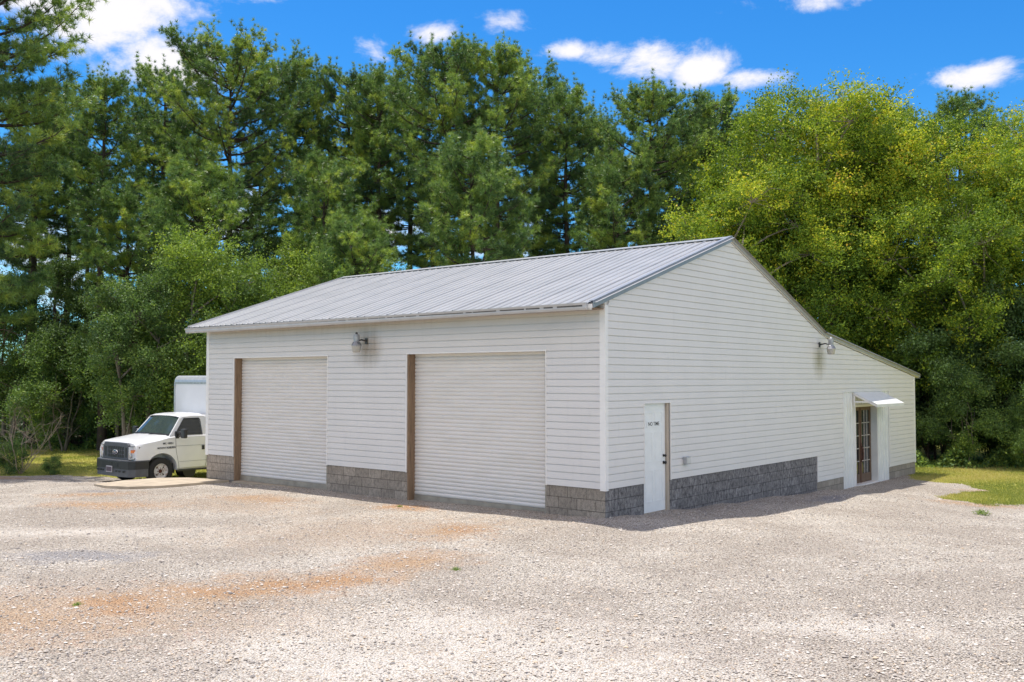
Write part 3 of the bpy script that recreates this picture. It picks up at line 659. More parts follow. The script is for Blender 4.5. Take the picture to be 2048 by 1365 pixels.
for di in range(2):
    ya = OY0 + .005 + di * (OY1 - OY0 - .01) / 2; yb = ya + (OY1 - OY0 - .01) / 2 - .004; za, zb = OZ0 + .005, OZ1 - .002
    s = MB(); X0, X1 = -.20, -.16; st_ = .10
    s.box(X0, X1, ya, ya + st_, za, zb); s.box(X0, X1, yb - st_, yb, za, zb); s.box(X0, X1, ya + st_, yb - st_, zb - .11, zb); s.box(X0, X1, ya + st_, yb - st_, za, za + .24)
    gz0, gz1_ = za + .24, zb - .11; gy0, gy1 = ya + st_, yb - st_
    d = s.build('glazed_door', M_door_wood, B, bevel=.003, label='worn brown wooden glazed door leaf')
    s = MB()
    for k in range(1, 5): z = gz0 + (gz1_ - gz0) * k / 5; s.box(X0 + .005, X1 - .003, gy0, gy1, z - .012, z + .012)
    for k in range(1, 3): y = gy0 + (gy1 - gy0) * k / 3; s.box(X0 + .005, X1 - .0035, y - .012, y + .012, gz0, gz1_)
    s.build('muntins', simple('chipped_white_paint', (.42, .38, .34), .8, 0, .4, 20), d)
    s = MB(); s.box(X0 + .012, X0 + .018, gy0, gy1, gz0, gz1_); s.build('door_glass', M_glass, d)
ym = (OY0 + OY1) / 2
s = MB(); s.tube([(-.14, ym + .03, .62), (-.11, ym + .03, .62), (-.10, ym + .03, .45), (-.11, ym + .03, .28), (-.14, ym + .03, .28)], .016, 8); s.box(-.158, -.145, ym - .01, ym + .07, .2, .72)
s.build('pull_handle', M_rust, B)
s = MB(); s.box(-.158, -.146, ym - .035, ym - .013, OZ0, OZ1 - .03); s.build('astragal', M_rust, B)
# awning
s = MB(); ay0, ay1 = 11.68, 13.86; P0 = (.02, 2.125); P1 = (.64, 1.80)
def sl_(t_, o=0): return (P0[0] + (P1[0] - P0[0]) * t_ + o * .46, P0[1] + (P1[1] - P0[1]) * t_ + o * .89)
aw = empty('awning', (0, 0, 0)); aw.parent = B
q = [sl_(0, .012), sl_(.62, .012), sl_(.62, .024), sl_(1, .024), sl_(1, .012), sl_(.62, 0.004), sl_(.62, 0), sl_(0, 0)]
s.prism([(x, ay0, z) for x, z in q], (0, ay1 - ay0, 0)); s.box(P1[0] - .012, P1[0] + .004, ay0, ay1, P1[1] - .055, P1[1] + .012)
s.build('awning_sheet', M_pan, aw)
for y in (ay0, ay1 - .04):
    s = MB(); a_, b_ = sl_(0, -.002), sl_(.98, -.002)
    s.prism([(a_[0], y, a_[1]), (b_[0], y, b_[1]), (b_[0], y, b_[1] - .05), (a_[0] + .0, y, a_[1] - .06)], (0, .04, 0))
    s.box(.02, .06, y, y + .04, 1.76, 2.06); s.prism([(.06, y + .002, 1.90), (.36, y + .002, 1.90), (.40, y + .002, 1.86), (.06, y + .002, 1.86)], (0, .034, 0))
    s.build('awning_bracket', M_trim, aw)
# junction box
s = MB(); s.box(.02, .10, 2.63, 2.80, .85, .985); jb = s.build('electrical_box', simple('box_grey', (.42, .43, .44), .5, .2), None, bevel=.006)
tag(jb, 'small grey outdoor electrical box on the siding right of the white door', 'electrical box')
s = MB(); s.box(.1005, .105, 2.645, 2.785, .865, .97); s.build('box_cover', simple('box_cover_pale', (.6, .6, .58), .4), jb)

# security lights
def seclight(loc, rz, arm, label, capm, bodym):
    t = empty('security_light', loc, rz, label=label, cat='wall light', group='security lights on the walls')
    s = MB(); s.box(-.05, .05, -.02, .0, -.07, .07); s.tube([(0, -.0, .0), (0, -arm * .5, .03), (0, -arm + .05, .0)], [.022, .018, .022], 8); s.box(-.035, .035, -arm + .01, -arm + .07, -.06, .05)
    s.build('arm', M_dkmetal, t, bevel=.003)
    c = (0, -arm, 0)
    s = MB(); s.lathe([(0, .155), (.075, .15), (.078, .14), (.072, -.02), (.085, -.03), (.125, -.10), (.135, -.115), (.128, -.12), (0, -.12)], 20, c); s.build('lamp_housing', bodym, t, smooth=False)
    s = MB(); s.lathe([(0, .205), (.025, .20), (.032, .185), (.032, .152)], 14, c); s.build('photocell', capm, t, smooth=True)
    s = MB()
    for k in range(20):
        a = 2 * math.pi * k / 20; r0, r1 = .088, .126
        s.tube([(c[0] + r0 * math.cos(a), c[1] + r0 * math.sin(a), -.032), (c[0] + r1 * math.cos(a), c[1] + r1 * math.sin(a), -.1)], .003, 4)
    s.build('cooling_rib', M_dkmetal, t)
    s = MB(); s.lathe([(.125, -.12), (.122, -.15), (.108, -.22), (.095, -.27), (.06, -.275), (0, -.275)], 24, c); s.build('lens', M_lens, t, smooth=True)
    t.scale = (.82, .82, .9)
    return t
seclight((-6.13, -.02, 3.30), 0, .34, 'dark metal security light between the two roller doors, under the eave', M_dkmetal, M_galv)
seclight((.02, 9.42, 3.34), R(90), .36, 'pale topped security light high on the gable wall above the block step', M_whitecap, M_galv)

# ================================================================ TRUCK (local: front = -Y, driver side = +X, z=0 ground)
T = empty('box_truck', (-15.80, .30, -.405), 0, label='white box truck with black bumper parked beside the left end of the building', cat='truck')
def cabsec(y, zb, belt, xb, zs, xs_, zc, cr):
    """half section from sill to centre top"""
    return [(.93, zb), (.985, zb + .06), (1.0, zb + .30), (.995, belt - .12), (xb, belt), (xs_, zs), (xs_ * .86, zs + (zc - zs) * .55), (xs_ * .5, zc - cr), (0, zc)]
def loft(mbx, ys_, secs):
    rows = []
    for y, sc in zip(ys_, secs):
        full = [(x, y, z) for x, z in sc] + [(-x, y, z) for x, z in reversed(sc[:-1])]
        rows.append(len(mbx.v)); mbx.v += full
    n = len(secs[0]) * 2 - 1
    for a, b_ in zip(rows, rows[1:]):
        for i in range(n): j = (i + 1) % n; mbx.f.append((a + i, a + j, b_ + j, b_ + i)); mbx.mi.append(0)
    for a in (rows[0], rows[-1]): mbx.f.append(tuple(range(a, a + n))); mbx.mi.append(0)
s = MB()
#        y, sill, belt, xb, zs, xs, zc
st = [(-.74, .66, 1.08, .93, 1.14, .84, 1.17), (-.66, .55, 1.12, .955, 1.185, .88, 1.215), (-.45, .50, 1.15, .975, 1.215, .91, 1.255), (-.1, .42, 1.20, .985, 1.255, .92, 1.315), (.22, .38, 1.27, .985, 1.31, .94, 1.36), (.5, .37, 1.29, .985, 1.315, .95, 1.36), (1.45, .37, 1.29, .985, 1.315, .95, 1.36), (1.50, .40, 1.28, .96, 1.30, .93, 1.35)]
loft(s, [q[0] for q in st], [cabsec(q[0], q[1], q[2], q[3], q[4], q[5], q[6], .01) for q in st])
body = s.build('cab_body', M_paint, T, smooth=True)
cut = MB()
for sx in (-1, 1): cut.lathe([(0, sx * .55), (.465, sx * .55), (.465, sx * 1.2), (0, sx * 1.2)], 36, (0, 0, .40), 'x')
co = cut.build('cut', M_paint, T); bm_ = bmesh.new(); bm_.from_mesh(co.data); bmesh.ops.remove_doubles(bm_, verts=bm_.verts, dist=1e-4); bmesh.ops.recalc_face_normals(bm_, faces=bm_.faces); bm_.to_mesh(co.data); bm_.free()
bo = body.modifiers.new('b', 'BOOLEAN'); bo.object = co; bo.operation = 'DIFFERENCE'; bo.solver = 'EXACT'
bpy.context.view_layer.update(); me = bpy.data.meshes.new_from_object(body.evaluated_get(bpy.context.evaluated_depsgraph_get())); body.modifiers.clear(); body.data = me; bpy.data.objects.remove(co)
for p_ in body.data.polygons: p_.use_smooth = True
try:
    es = body.modifiers.new('es', 'EDGE_SPLIT'); es.split_angle = R(32)
except Exception: pass
# greenhouse: roof and pillars
s = MB()
A0, A1, Bt, Rt = (.24, 1.315), (.66, 1.83), (1.47, 1.83), (1.50, 1.31)   # side outline (y,z)
XB, XT = .955, .80
for sx in (-1, 1):
    P = lambda y, z: (sx * (XB + (XT - XB) * (z - 1.31) / .52), y, z)
    win = [(.50, 1.36), (.505, 1.45), (.755, 1.775), (1.19, 1.775), (1.24, 1.72), (1.25, 1.34), (.52, 1.34)]
    outl = [(A0), (.66, 1.84), (1.47, 1.84), (1.50, 1.31)]
    # A pillar, top rail, B pillar, sill as quads round the window
    pil = [[(.24, 1.31), (.38, 1.31), (.76, 1.79), (.66, 1.84)], [(.66, 1.84), (.76, 1.785), (1.21, 1.785), (1.47, 1.84)], [(1.24, 1.785), (1.47, 1.84), (1.50, 1.31), (1.27, 1.31)], [(.38, 1.31), (.40, 1.335), (1.27, 1.335), (1.27, 1.31)], [(1.21, 1.785), (1.47, 1.84), (1.24, 1.785)]]
    for q in pil: s.prism([P(*c_) for c_ in q], (-sx * .05, 0, 0))
rs = [(.62, 1.815, .80, 1.855), (.72, 1.86, .78, 1.90), (1.0, 1.875, .78, 1.93), (1.35, 1.87, .78, 1.925), (1.48, 1.83, .79, 1.87)]
rows = []
for y, zs_, xs_, zc_ in rs:
    rows.append([(-xs_ - .03, y, zs_ - .035), (-xs_, y, zs_), (-xs_ * .8, y, zs_ + (zc_ - zs_) * .65), (-xs_ * .35, y, zc_), (xs_ * .35, y, zc_), (xs_ * .8, y, zs_ + (zc_ - zs_) * .65), (xs_, y, zs_), (xs_ + .03, y, zs_ - .035)])
b0 = len(s.v)
for r_ in rows: s.v += r_
for i in range(len(rows) - 1):
    for k in range(7): s.f.append((b0 + i * 8 + k, b0 + i * 8 + k + 1, b0 + (i + 1) * 8 + k + 1, b0 + (i + 1) * 8 + k)); s.mi.append(0)
s.prism([(-.8, 1.46, 1.31), (.8, 1.46, 1.31), (.78, 1.46, 1.87), (-.78, 1.46, 1.87)], (0, .03, 0))
s.build('cab_roof', M_paint, T)
s = MB(); cur = []
for k in range(9):
    x = -1 + k / 4; bow = .06 * (1 - x * x)
    cur.append(((x * .90, .22 - bow, 1.315 + .02 * (1 - x * x)), (x * .765, .665 - bow * .7, 1.82 + .03 * (1 - x * x))))
for (a, b_), (c_, d_) in zip(cur, cur[1:]): s.poly([a, c_, d_, b_])
s.build('windscreen', M_wind, T, smooth=True)
s = MB()
for (a, b_), (c_, d_) in zip(cur, cur[1:]): s.poly([(a[0], a[1] - .012, a[2] + .0), (c_[0], c_[1] - .012, c_[2]), (c_[0], c_[1] + .035, c_[2] + .05), (a[0], a[1] + .035, a[2] + .05)])
s.build('cowl', M_black, T)
for sx in (-1, 1):
    P = lambda y, z, o=0: (sx * (XB + (XT - XB) * (z - 1.31) / .52 + o), y, z)
    s = MB(); s.prism([P(.44, 1.345, -.012), P(.505, 1.46, -.012), P(.755, 1.772, -.012), P(1.20, 1.772, -.012), P(1.235, 1.73, -.012), P(1.25, 1.345, -.012)], (-sx * .006, 0, 0)); s.build('side_window', M_glass, T)
    s = MB(); w_ = [P(.42, 1.335, .004), P(.50, 1.475, .004), P(.745, 1.785, .004), P(1.215, 1.785, .004), P(1.25, 1.74, .004), P(1.262, 1.335, .004)]
    s.tube(w_ + [w_[0]], .010, 6); s.build('window_seal', M_black, T)
    s = MB(); s.tube([(sx * 1.003, .40, 1.28), (sx * 1.006, .42, .9), (sx * 1.003, .50, .55), (sx * .99, .52, .42)], .004, 4); s.tube([(sx * 1.003, 1.36, 1.28), (sx * 1.006, 1.36, .9), (sx * 1.003, 1.36, .55), (sx * .99, 1.34, .42)], .004, 4); s.tube([(sx * 1.001, -.05, 1.02), (sx * 1.001, .4, 1.035), (sx * 1.001, 1.45, 1.035)], .0035, 4); s.tube([(sx * 1.001, .52, .60), (sx * 1.001, 1.4, .60)], .0035, 4)
    s.build('door_seam', M_grey, T)
    s = MB(); s.box(min(sx * .99, sx * 1.02), max(sx * .99, sx * 1.02), 1.22, 1.30, .90, 1.02); s.build('door_handle', M_black, T, bevel=.008)
    s = MB(); s.box(min(sx * .93, sx * .965), max(sx * .93, sx * .965), .48, 1.46, .33, .375); s.build('door_step', M_black, T)
    # mirror
    s = MB(); s.tube([(sx * .97, .47, 1.36), (sx * 1.12, .44, 1.42), (sx * 1.25, .46, 1.42)], [.035, .03, .03], 8); s.tube([(sx * .97, .47, 1.30), (sx * 1.12, .44, 1.31), (sx * 1.25, .46, 1.33)], .02, 8)
    s.build('mirror_arm', M_black, T)
    s = MB(); s.box(min(sx * 1.20, sx * 1.40), max(sx * 1.20, sx * 1.40), .42, .53, 1.26, 1.52); s.build('mirror', M_black, T, bevel=.03)
    s = MB(); s.box(min(sx * .93, sx * 1.0), max(sx * .93, sx * 1.0), .40, .52, 1.24, 1.45); s.build('mirror_mount', M_black, T, bevel=.02)
# grille
s = MB(); s.prism([(-.66, -.80, 1.10), (-.60, -.80, 1.16), (.60, -.80, 1.16), (.66, -.80, 1.10), (.66, -.80, .70), (-.66, -.80, .70)], (0, .12, 0))
gr = s.build('grille', M_grey, T, bevel=.012)
for q in [(-.44, .44, -.804, -.79, a_, b_) for a_, b_ in ((.97, 1.055), (.86, .945), (.755, .835))] + [(-.60, -.50, -.804, -.79, .77, 1.04), (.50, .60, -.804, -.79, .77, 1.04)]:
    s = MB(); s.box(*q); s.build('grille_opening', M_blackm, gr)
s = MB()
for k in range(7): x = -.36 + k * .12; s.box(x - .006, x + .006, -.812, -.80, .76, 1.05)
s.build('grille_bar', M_grey, gr)
s = MB(); s.lathe([(0, -.03), (.125, -.025), (.13, -.01), (.13, 0)], 28, (0, 0, 0), 'y'); em = s.build('emblem', M_chrome, gr); em.location = (0, -.805, .90); em.scale = (1, 1, .52)
s = MB(); s.lathe([(0, -.034), (.11, -.030), (.112, -.02)], 28, (0, 0, 0), 'y'); e2 = s.build('emblem_field', M_blue, gr); e2.location = (0, -.8055, .90); e2.scale = (1, 1, .46)
tx = text('Ford', .085, (0, -.846, .90), (R(90), 0, 0), M_chrome, 'emblem_script', gr, .002)
# headlights
for sx in (-1, 1):
    s = MB(); q = [(sx * .672, -.80, 1.07), (sx * .90, -.765, 1.08), (sx * .985, -.66, 1.075), (sx * .975, -.68, .86), (sx * .90, -.765, .73), (sx * .672, -.80, .715)]
    s.prism(q, (0, .12, 0)); h = s.build('headlight', M_headl, T, bevel=.008)
    s = MB(); s.prism([(sx * .78, -.795, .98), (sx * .91, -.768, .985), (sx * .992, -.67, .98), (sx * .984, -.68, .89), (sx * .78, -.795, .90)], (0, .05, 0)); s.build('turn_signal', M_amber, h)
    s = MB(); s.lathe([(0, -.012), (.07, -.01), (.075, 0)], 18, (sx * .76, -.795, .83), 'y'); s.build('reflector', M_chrome, h)
    s = MB(); q2 = [(x, y + .004, z) for x, y, z in q]; s.tube(q2 + [q2[0]], .009, 5); s.build('headlight_seal', M_blackm, h)
# bumper
def barprof(pts_xy, z0_, z1_, thick, mm, name):
    s = MB()
    for (x0, y0), (x1, y1) in zip(pts_xy, pts_xy[1:]):
        s.prism([(x0, y0, z0_), (x1, y1, z0_), (x1, y1 + thick, z0_), (x0, y0 + thick, z0_)], (0, 0, z1_ - z0_))
    return s.build(name, mm, T, bevel=0)
bp = [(-1.03, -.52), (-1.01, -.78), (-.85, -.90), (-.5, -.95), (.5, -.95), (.85, -.90), (1.01, -.78), (1.03, -.52)]
bu = barprof(bp, .47, .675, .12, M_black, 'bumper')
barprof([(x * .985, y + .015) for x, y in bp], .26, .47, .1, M_grey, 'lower_valance')
barprof([(x * .99, y + .008) for x, y in bp], .675, .70, .14, M_grey, 'bumper_pad')
for q in [(-.42, .10, -.956, -.945, .52, .64), (.18, .42, -.956, -.945, .52, .64)] + [(x - .05, x + .05, -.945, -.93, .38, .43) for x in (-.72, -.55, -.42, .30, .46, .66)]:
    s = MB(); s.box(*q); s.build('bumper_opening', M_blackm, bu)
s = MB(); s.box(-.20, .12, -.968, -.952, .36, .53); pl = s.build('licence_plate', M_plate, T, bevel=.004)
s = MB(); s.box(-.175, .095, -.972, -.966, .385, .505); s.build('plate_field', M_platedark, pl)
# wheels
def wheel(x, y, sx, dual=False):
    t = empty('wheel', (x, y, .37)); t.parent = T
    s = MB(); s.lathe([(.21, -.10), (.30, -.115), (.355, -.105), (.37, -.08), (.37, .08), (.355, .105), (.30, .115), (.21, .10)], 36, (0, 0, 0), 'x'); s.build('tyre', M_tyre, t, smooth=True)
    s = MB(); q = [(0, .05), (.055, .05), (.06, .06), (.075, .055), (.10, .045), (.16, .03), (.19, .06), (.215, .10), (.205, .06), (.2, .0)]
    s.lathe([(r_, sx * h) for r_, h in q], 32, (0, 0, 0), 'x'); r_o = s.build('rim', M_rim, t, smooth=True)
    s = MB()
    for k in range(4):
        a = R(45) + k * math.pi / 2; s.lathe([(0, sx * .045), (.022, sx * .045)], 12, (0, .135 * math.cos(a), .135 * math.sin(a)), 'x')
    s.build('rim_hole', M_blackm, r_o)
    s = MB(); s.lathe([(0, sx * .085), (.045, sx * .08), (.055, sx * .05)], 16, (0, 0, 0), 'x')
    for k in range(8):
        a = k * math.pi / 4; s.lathe([(0, sx * .068), (.011, sx * .066), (.011, sx * .045)], 8, (0, .085 * math.cos(a), .085 * math.sin(a)), 'x')
    s.build('hub', M_rust, r_o)
wheel(.86, 0, 1); wheel(-.86, 0, -1); wheel(.95, 3.5, 1); wheel(-.95, 3.5, -1)
s = MB(); s.box(-.80, .80, -.45, .5, .28, .55); s.box(-.45, .45, -.3, 5.4, .42, .56); s.lathe([(0, .5), (.2, .5), (.2, .9), (0, .9)], 16, (.0, .9, .32), 'x'); s.build('chassis', M_blackm, T)
# wipers
s = MB(); s.tube([(.1, .10, 1.345), (.35, .16, 1.36), (.62, .20, 1.375)], .009, 5); s.tube([(-.65, .12, 1.345), (-.4, .14, 1.36), (-.15, .15, 1.375)], .009, 5); s.build('wiper', M_blackm, T)
# lettering on the door
text('MC 10051', .075, (1.003, .18, 1.12), (R(90), 0, R(90)), M_ink, 'side_lettering', T, .002)
text('MOUNT AUBURN', .068, (1.003, .13, 1.00), (R(90), 0, R(90)), M_ink, 'side_lettering', T, .002)
# box body
s = MB(); by0, by1, bx, bz0, bz1, rad = 1.62, 5.6, 1.13, .75, 2.985, .17
pr = [(by0, bz0), (by0, bz1 - rad)]
for k in range(1, 7): a = k / 6 * math.pi / 2; pr.append((by0 + rad - rad * math.cos(a), bz1 - rad + rad * math.sin(a)))
pr += [(by1, bz1), (by1, bz0)]
s.prism([(-bx, y, z) for y, z in pr], (2 * bx, 0, 0)); bxo = s.build('box_body', M_boxp, T, label='white cargo box behind the cab')
s = MB(); pr2 = pr[1:-2]
pr2 = [(y - .008 if i == 0 else y - .006, z + (.0 if i == 0 else .006)) for i, (y, z) in enumerate(pr2)] + [(by0 + .7, bz1 + .006)]
for (a, b_) in zip(pr2, pr2[1:]): s.poly([(-bx - .006, *a), (bx + .006, *a), (bx + .006, *b_), (-bx - .006, *b_)])
s.prism([(-bx - .006, y, z) for y, z in pr2] + [(-bx - .006, by0 + .7, bz1 - rad)], (.008, 0, 0)); s.prism([(bx, y, z) for y, z in pr2] + [(bx, by0 + .7, bz1 - rad)], (.008, 0, 0))
s.build('roof_cap', M_alu, bxo, smooth=False)
s = MB(); s.box(-bx - .008, bx + .008, by0 - .016, by0 - .0005, bz1 - rad - .075, bz1 - rad - .01); s.box(-bx - .012, -bx + .05, by0 - .014, by0 + .05, bz0, bz1 - rad - .0755); s.box(bx - .05, bx + .012, by0 - .014, by0 + .05, bz0, bz1 - rad - .0755); s.build('box_trim', M_alu, bxo)
s = MB()
for k in range(30): x = -bx + .05 + k * (2 * bx - .1) / 29; s.box(x - .012, x + .012, by0 - .021, by0 - .0155, bz1 - rad - .055, bz1 - rad - .03)
s.build('rivet_row', M_dkmetal, bxo)

# ================================================================ VEGETATION
def tubes_np(paths, seg=5):
    """list of (pts(n,3), radii(n)) -> V,F"""
    V = []; F = []; o = 0
    for P, rr_ in paths:
        P = np.asarray(P, float); n = len(P); D = np.gradient(P, axis=0); D /= np.linalg.norm(D, axis=1)[:, None] + 1e-9
        ref = np.array([.31, .17, .93]) if abs(D[0, 2]) < .9 else np.array([1, .1, 0.]); U = np.cross(D, ref); U /= np.linalg.norm(U, axis=1)[:, None] + 1e-9; Wv = np.cross(D, U)
        a = np.arange(seg) * 2 * np.pi / seg
        ring = P[:, None] + (U[:, None] * np.cos(a)[None, :, None] + Wv[:, None] * np.sin(a)[None, :, None]) * np.asarray(rr_)[:, None, None]
        V.append(ring.reshape(-1, 3)); i = np.arange(n - 1)[:, None]; k = np.arange(seg)[None]; k2 = (k + 1) % seg
        F.append(np.stack([o + i * seg + k, o + i * seg + k2, o + (i + 1) * seg + k2, o + (i + 1) * seg + k], -1).reshape(-1, 4)); o += n * seg
    return np.concatenate(V), np.concatenate(F)
def unit(v): return v / (np.linalg.norm(v, axis=-1, keepdims=True) + 1e-9)
def needles(Pt, Dr, rng, n=34, ln=.19, wd=.0085):
    m = len(Pt); d = unit(rng.normal(size=(m, n, 3)) + Dr[:, None] * .8); l = ln * (.65 + .5 * rng.random((m, n, 1))); side = unit(np.cross(d, rng.normal(size=(m, n, 3)))) * wd
    b = Pt[:, None] + d * .01; V = np.stack([b + side, b + d * l, b - side], 2).reshape(-1, 3); return V, np.arange(len(V)).reshape(-1, 3)
def pine(H, Rm, base, seed, dens=1., lean=0):
    rng = np.random.default_rng(seed); tp = []; n = 12
    zz = np.linspace(0, H * .97, n); wx = np.cumsum(rng.normal(0, .05, n)) + lean * zz / H; wy = np.cumsum(rng.normal(0, .05, n)); rt_ = (.012 * H) * (1 - zz / H) ** .8 + .02
    trunk = np.stack([wx, wy, zz - .3], -1); tp.append((trunk, rt_)); limbs = []; TP = []; TD = []; TT = []
    def tr(z): return np.array([np.interp(z, zz, wx), np.interp(z, zz, wy), z])
    z = base
    while z < H * .985:
        f = (z - base) / (H - base); Lr = Rm * (math.sqrt(max(.02, 1 - ((f - .38) / .64) ** 2)) if f > .38 else .62 + .38 * f / .38)
        Lr = max(Lr, .35); k = 4 + rng.integers(0, 3); a0 = rng.random() * 6.28
        for q in range(k):
            a = a0 + q * 6.28 / k + rng.normal(0, .25); Lb = Lr * rng.uniform(.6, 1.1); rise = min((.15 + .75 * f) * Lb * rng.uniform(.5, 1.2), H - z + .1)
            o = tr(z + rng.normal(0, .12)); m_ = 7; t_ = np.linspace(0, 1, m_); P = np.stack([o[0] + math.cos(a) * Lb * t_, o[1] + math.sin(a) * Lb * t_, o[2] + rise * t_ ** 1.5 - .12 * Lb * np.sin(t_ * 3.1) * (1 - f)], -1)
            P += rng.normal(0, .04, P.shape) * t_[:, None]; limbs.append((P, np.linspace(.018 + .014 * Lb, .008, m_)))
            nsub = int((4.5 + Lb * 4.8) * dens)
            cl = rng.random()
            for s_ in range(nsub):
                u = rng.uniform(.16, 1) ** .85; p0 = np.array([np.interp(u, t_, P[:, i]) for i in range(3)])
                aa = a + rng.choice((-1, 1)) * rng.uniform(.35, 1.1); ls = rng.uniform(.25, .75) * (1.15 - .5 * u) * (Lb * .38 + .25); d = np.array([math.cos(aa), math.sin(aa), rng.uniform(.05, .6) + .4 * f]); e = p0 + d * ls
                if rng.random() < .5: limbs.append((np.array([p0, (p0 + e) / 2 + (0, 0, .02), e]), [.010, .008, .005]))
                kk = rng.integers(3, 6); pts = p0 + (e - p0) * rng.uniform(.35, 1.05, (kk, 1)) + rng.normal(0, .10, (kk, 3)) * (1, 1, .6); TP.append(pts); TD.append(np.tile(unit(d + (0, 0, .9)), (kk, 1))); TT.append(np.clip(np.full(kk, .0 + .65 * cl + .35 * rng.random()) + rng.normal(0, .1, kk), 0, 1))
            for u in ((1., .8, .6) if f > .45 else (1.,)):   # upright candles of needles
                kk = 4 if f > .45 else 2; pb = np.array([np.interp(u, t_, P[:, i]) for i in range(3)]) + rng.normal(0, .12, 3) * (1, 1, 0); hh = np.linspace(0, rng.uniform(.35, .75) if f > .45 else .15, kk)[:, None]
                TP.append(pb + hh * (0, 0, 1) + rng.normal(0, .025, (kk, 3))); TD.append(np.tile([0, 0, 1.6], (kk, 1))); TT.append(np.full(kk, .35 + .3 * rng.random()))
        z += rng.uniform(.5, .95) * (1 - .5 * f)
    # leader shoots
    kk = 14; TP.append(tr(H * .96)[None] + np.stack([rng.normal(0, .12, kk), rng.normal(0, .12, kk), rng.uniform(-.5, .55, kk)], -1)); TD.append(np.tile([0, 0, 1.], (kk, 1))); TT.append(np.full(kk, .5))
    # dead stubs below the crown
    for q in range(16):
        z_ = rng.uniform(base * .35, base * 1.05); a = rng.random() * 6.28; l = rng.uniform(.3, 1.6); o = tr(z_); limbs.append((np.array([o, o + (math.cos(a) * l * .5, math.sin(a) * l * .5, .05 * l), o + (math.cos(a) * l, math.sin(a) * l, -.05 * l + rng.normal(0, .15))]), [.022, .014, .006]))
    TP = np.concatenate(TP); TD = np.concatenate(TD); TT = np.concatenate(TT); V, F = needles(TP, TD, rng)
    me = rawmesh('crown', V, F, M_needle, np.clip(np.repeat(TT, 34) + rng.normal(0, .06, len(F)), 0, 1))
    V1, F1 = tubes_np(tp, 9); V2, F2 = tubes_np(limbs, 4)
    return rawmesh('trunk', V1, F1, M_bark, smooth=True), rawmesh('limbs', V2, F2, M_bark), me
def fpos(px_, dep): P = CAM[:2] + FWD * dep + RGT * ((px_ - 1024) / 1910 * dep); return float(P[0]), float(P[1])
def place(kind, meshes, x, y, rz, sc, label, cat, group, z=None, names=('trunk', 'limbs', 'crown')):
    t = empty(kind, (x, y, gz1(x, y) if z is None else z), rz, label=label, cat=cat, group=group)
    t.scale = (sc[0], sc[0], sc[1])
    for n, me in zip(names, meshes):
        o = bpy.data.objects.new(n, me); C.objects.link(o); o.parent = t
    return t
# variants:  (H, R, crown base)
PV = {'big': pine(18.5, 3.9, 8.2, 11, 1.15), 'tall': pine(18.0, 2.7, 8.4, 12), 'tallb': pine(18.0, 2.5, 7.8, 13), 'round': pine(17.5, 3.0, 8.0, 14, 1.1), 'slim': pine(17.5, 2.0, 9.0, 15), 'young': pine(11.0, 2.2, 3.4, 16), 'youngb': pine(10.5, 2.4, 2.8, 17), 'near': pine(17.0, 2.7, 3.9, 18, 1.25), 'thin': pine(17.0, 1.6, 10.0, 19, .7)}
PH = {'big': 18.5, 'tall': 18, 'tallb': 18, 'round': 17.5, 'slim': 17.5, 'young': 11, 'youngb': 10.5, 'near': 17, 'thin': 17}
pines = [('near', *fpos(-50, 32), 22.0, 'near pine at the left edge of the photo, its top cut off by the frame'), ('near', *fpos(-190, 38), 19.5, 'tall pine just beyond the left edge of the photo'),
 ('slim', -29.44, 6.02, 16.6, 'slim pine with a bare dark trunk rising just left of the truck'), ('tallb', -37.65, 8.29, 16.9, 'pine behind the near pine, below the large white cloud'), ('big', -27.21, 10.48, 18.3, 'widest and tallest pine with a rounded crown, above the left end of the roof'),
 ('tall', -33.04, 10.83, 18.6, 'pine just left of the widest round crown, its top against the cloud'), ('tallb', -27.28, 14.33, 18.6, 'pine directly right of the widest round crown'), ('tall', -26.28, 16.46, 18.6, 'pine with spiky separate shoots right of the big round crown'),
 ('slim', -23.58, 16.11, 17.8, 'narrow pine in the dip of the skyline above the roof'), ('slim', -25.41, 19.79, 18.6, 'narrow pine peeping out behind the dip of the skyline'), ('round', -19.88, 16.58, 18.1, 'left one of the two highest central pines'), ('round', -18.59, 18.96, 18.2, 'right one of the two highest central pines, with a broad crown'),
 ('tall', -19.77, 23.19, 18.5, 'pine on the right shoulder of the central group'), ('slim', -16.94, 21.64, 16.9, 'lower pine stepping down right of the central group'), ('thin', -19.21, 27.55, 17.4, 'thin low pine in the skyline gap right of centre'), ('round', -12.87, 22.43, 16.3, 'stout pine standing alone between the central group and the yellow trees'),
 ('slim', -14.15, 27.87, 16.6, 'pine tucked behind the stout pine right of centre'), ('tallb', -11.92, 27.12, 17.0, 'pine whose tip shows just left of the yellow green trees'), ('slim', -12.82, 31.58, 17.2, 'far pine behind the left edge of the yellow green trees'), ('tallb', -8.32, 31.42, 16.9, 'pine top showing behind the left yellow green crown'),
 ('tallb', -6.24, 34.46, 16.8, 'pine top showing behind the middle yellow green crown'), ('slim', -3.04, 34.52, 17.1, 'small dark pine top above the right yellow green trees'), ('thin', -2.0, 37.61, 16.3, 'lowest pine tip at the far right of the skyline'), ('tall', -35.89, 5.85, 17.2, 'pine filling the gap behind the near left pine'),
 ('young', -20.7, 10.7, 11.4, 'half height pine over the middle of the roof'), ('youngb', -23.93, 6.71, 11.2, 'half height pine in front of the widest pine'), ('youngb', -15.29, 13.9, 11.8, 'bushy half height pine above the centre of the ridge'),
 ('young', -13.2, 20.3, 11.9, 'half height pine above the right half of the ridge'), ('youngb', -17.6, 9.3, 8.8, 'shortest young pine beyond the left end of the ridge'), ('young', -26.81, 5.6, 10.5, 'low pine with yellowish boughs above the truck'), ]
rng0 = np.random.default_rng(5)
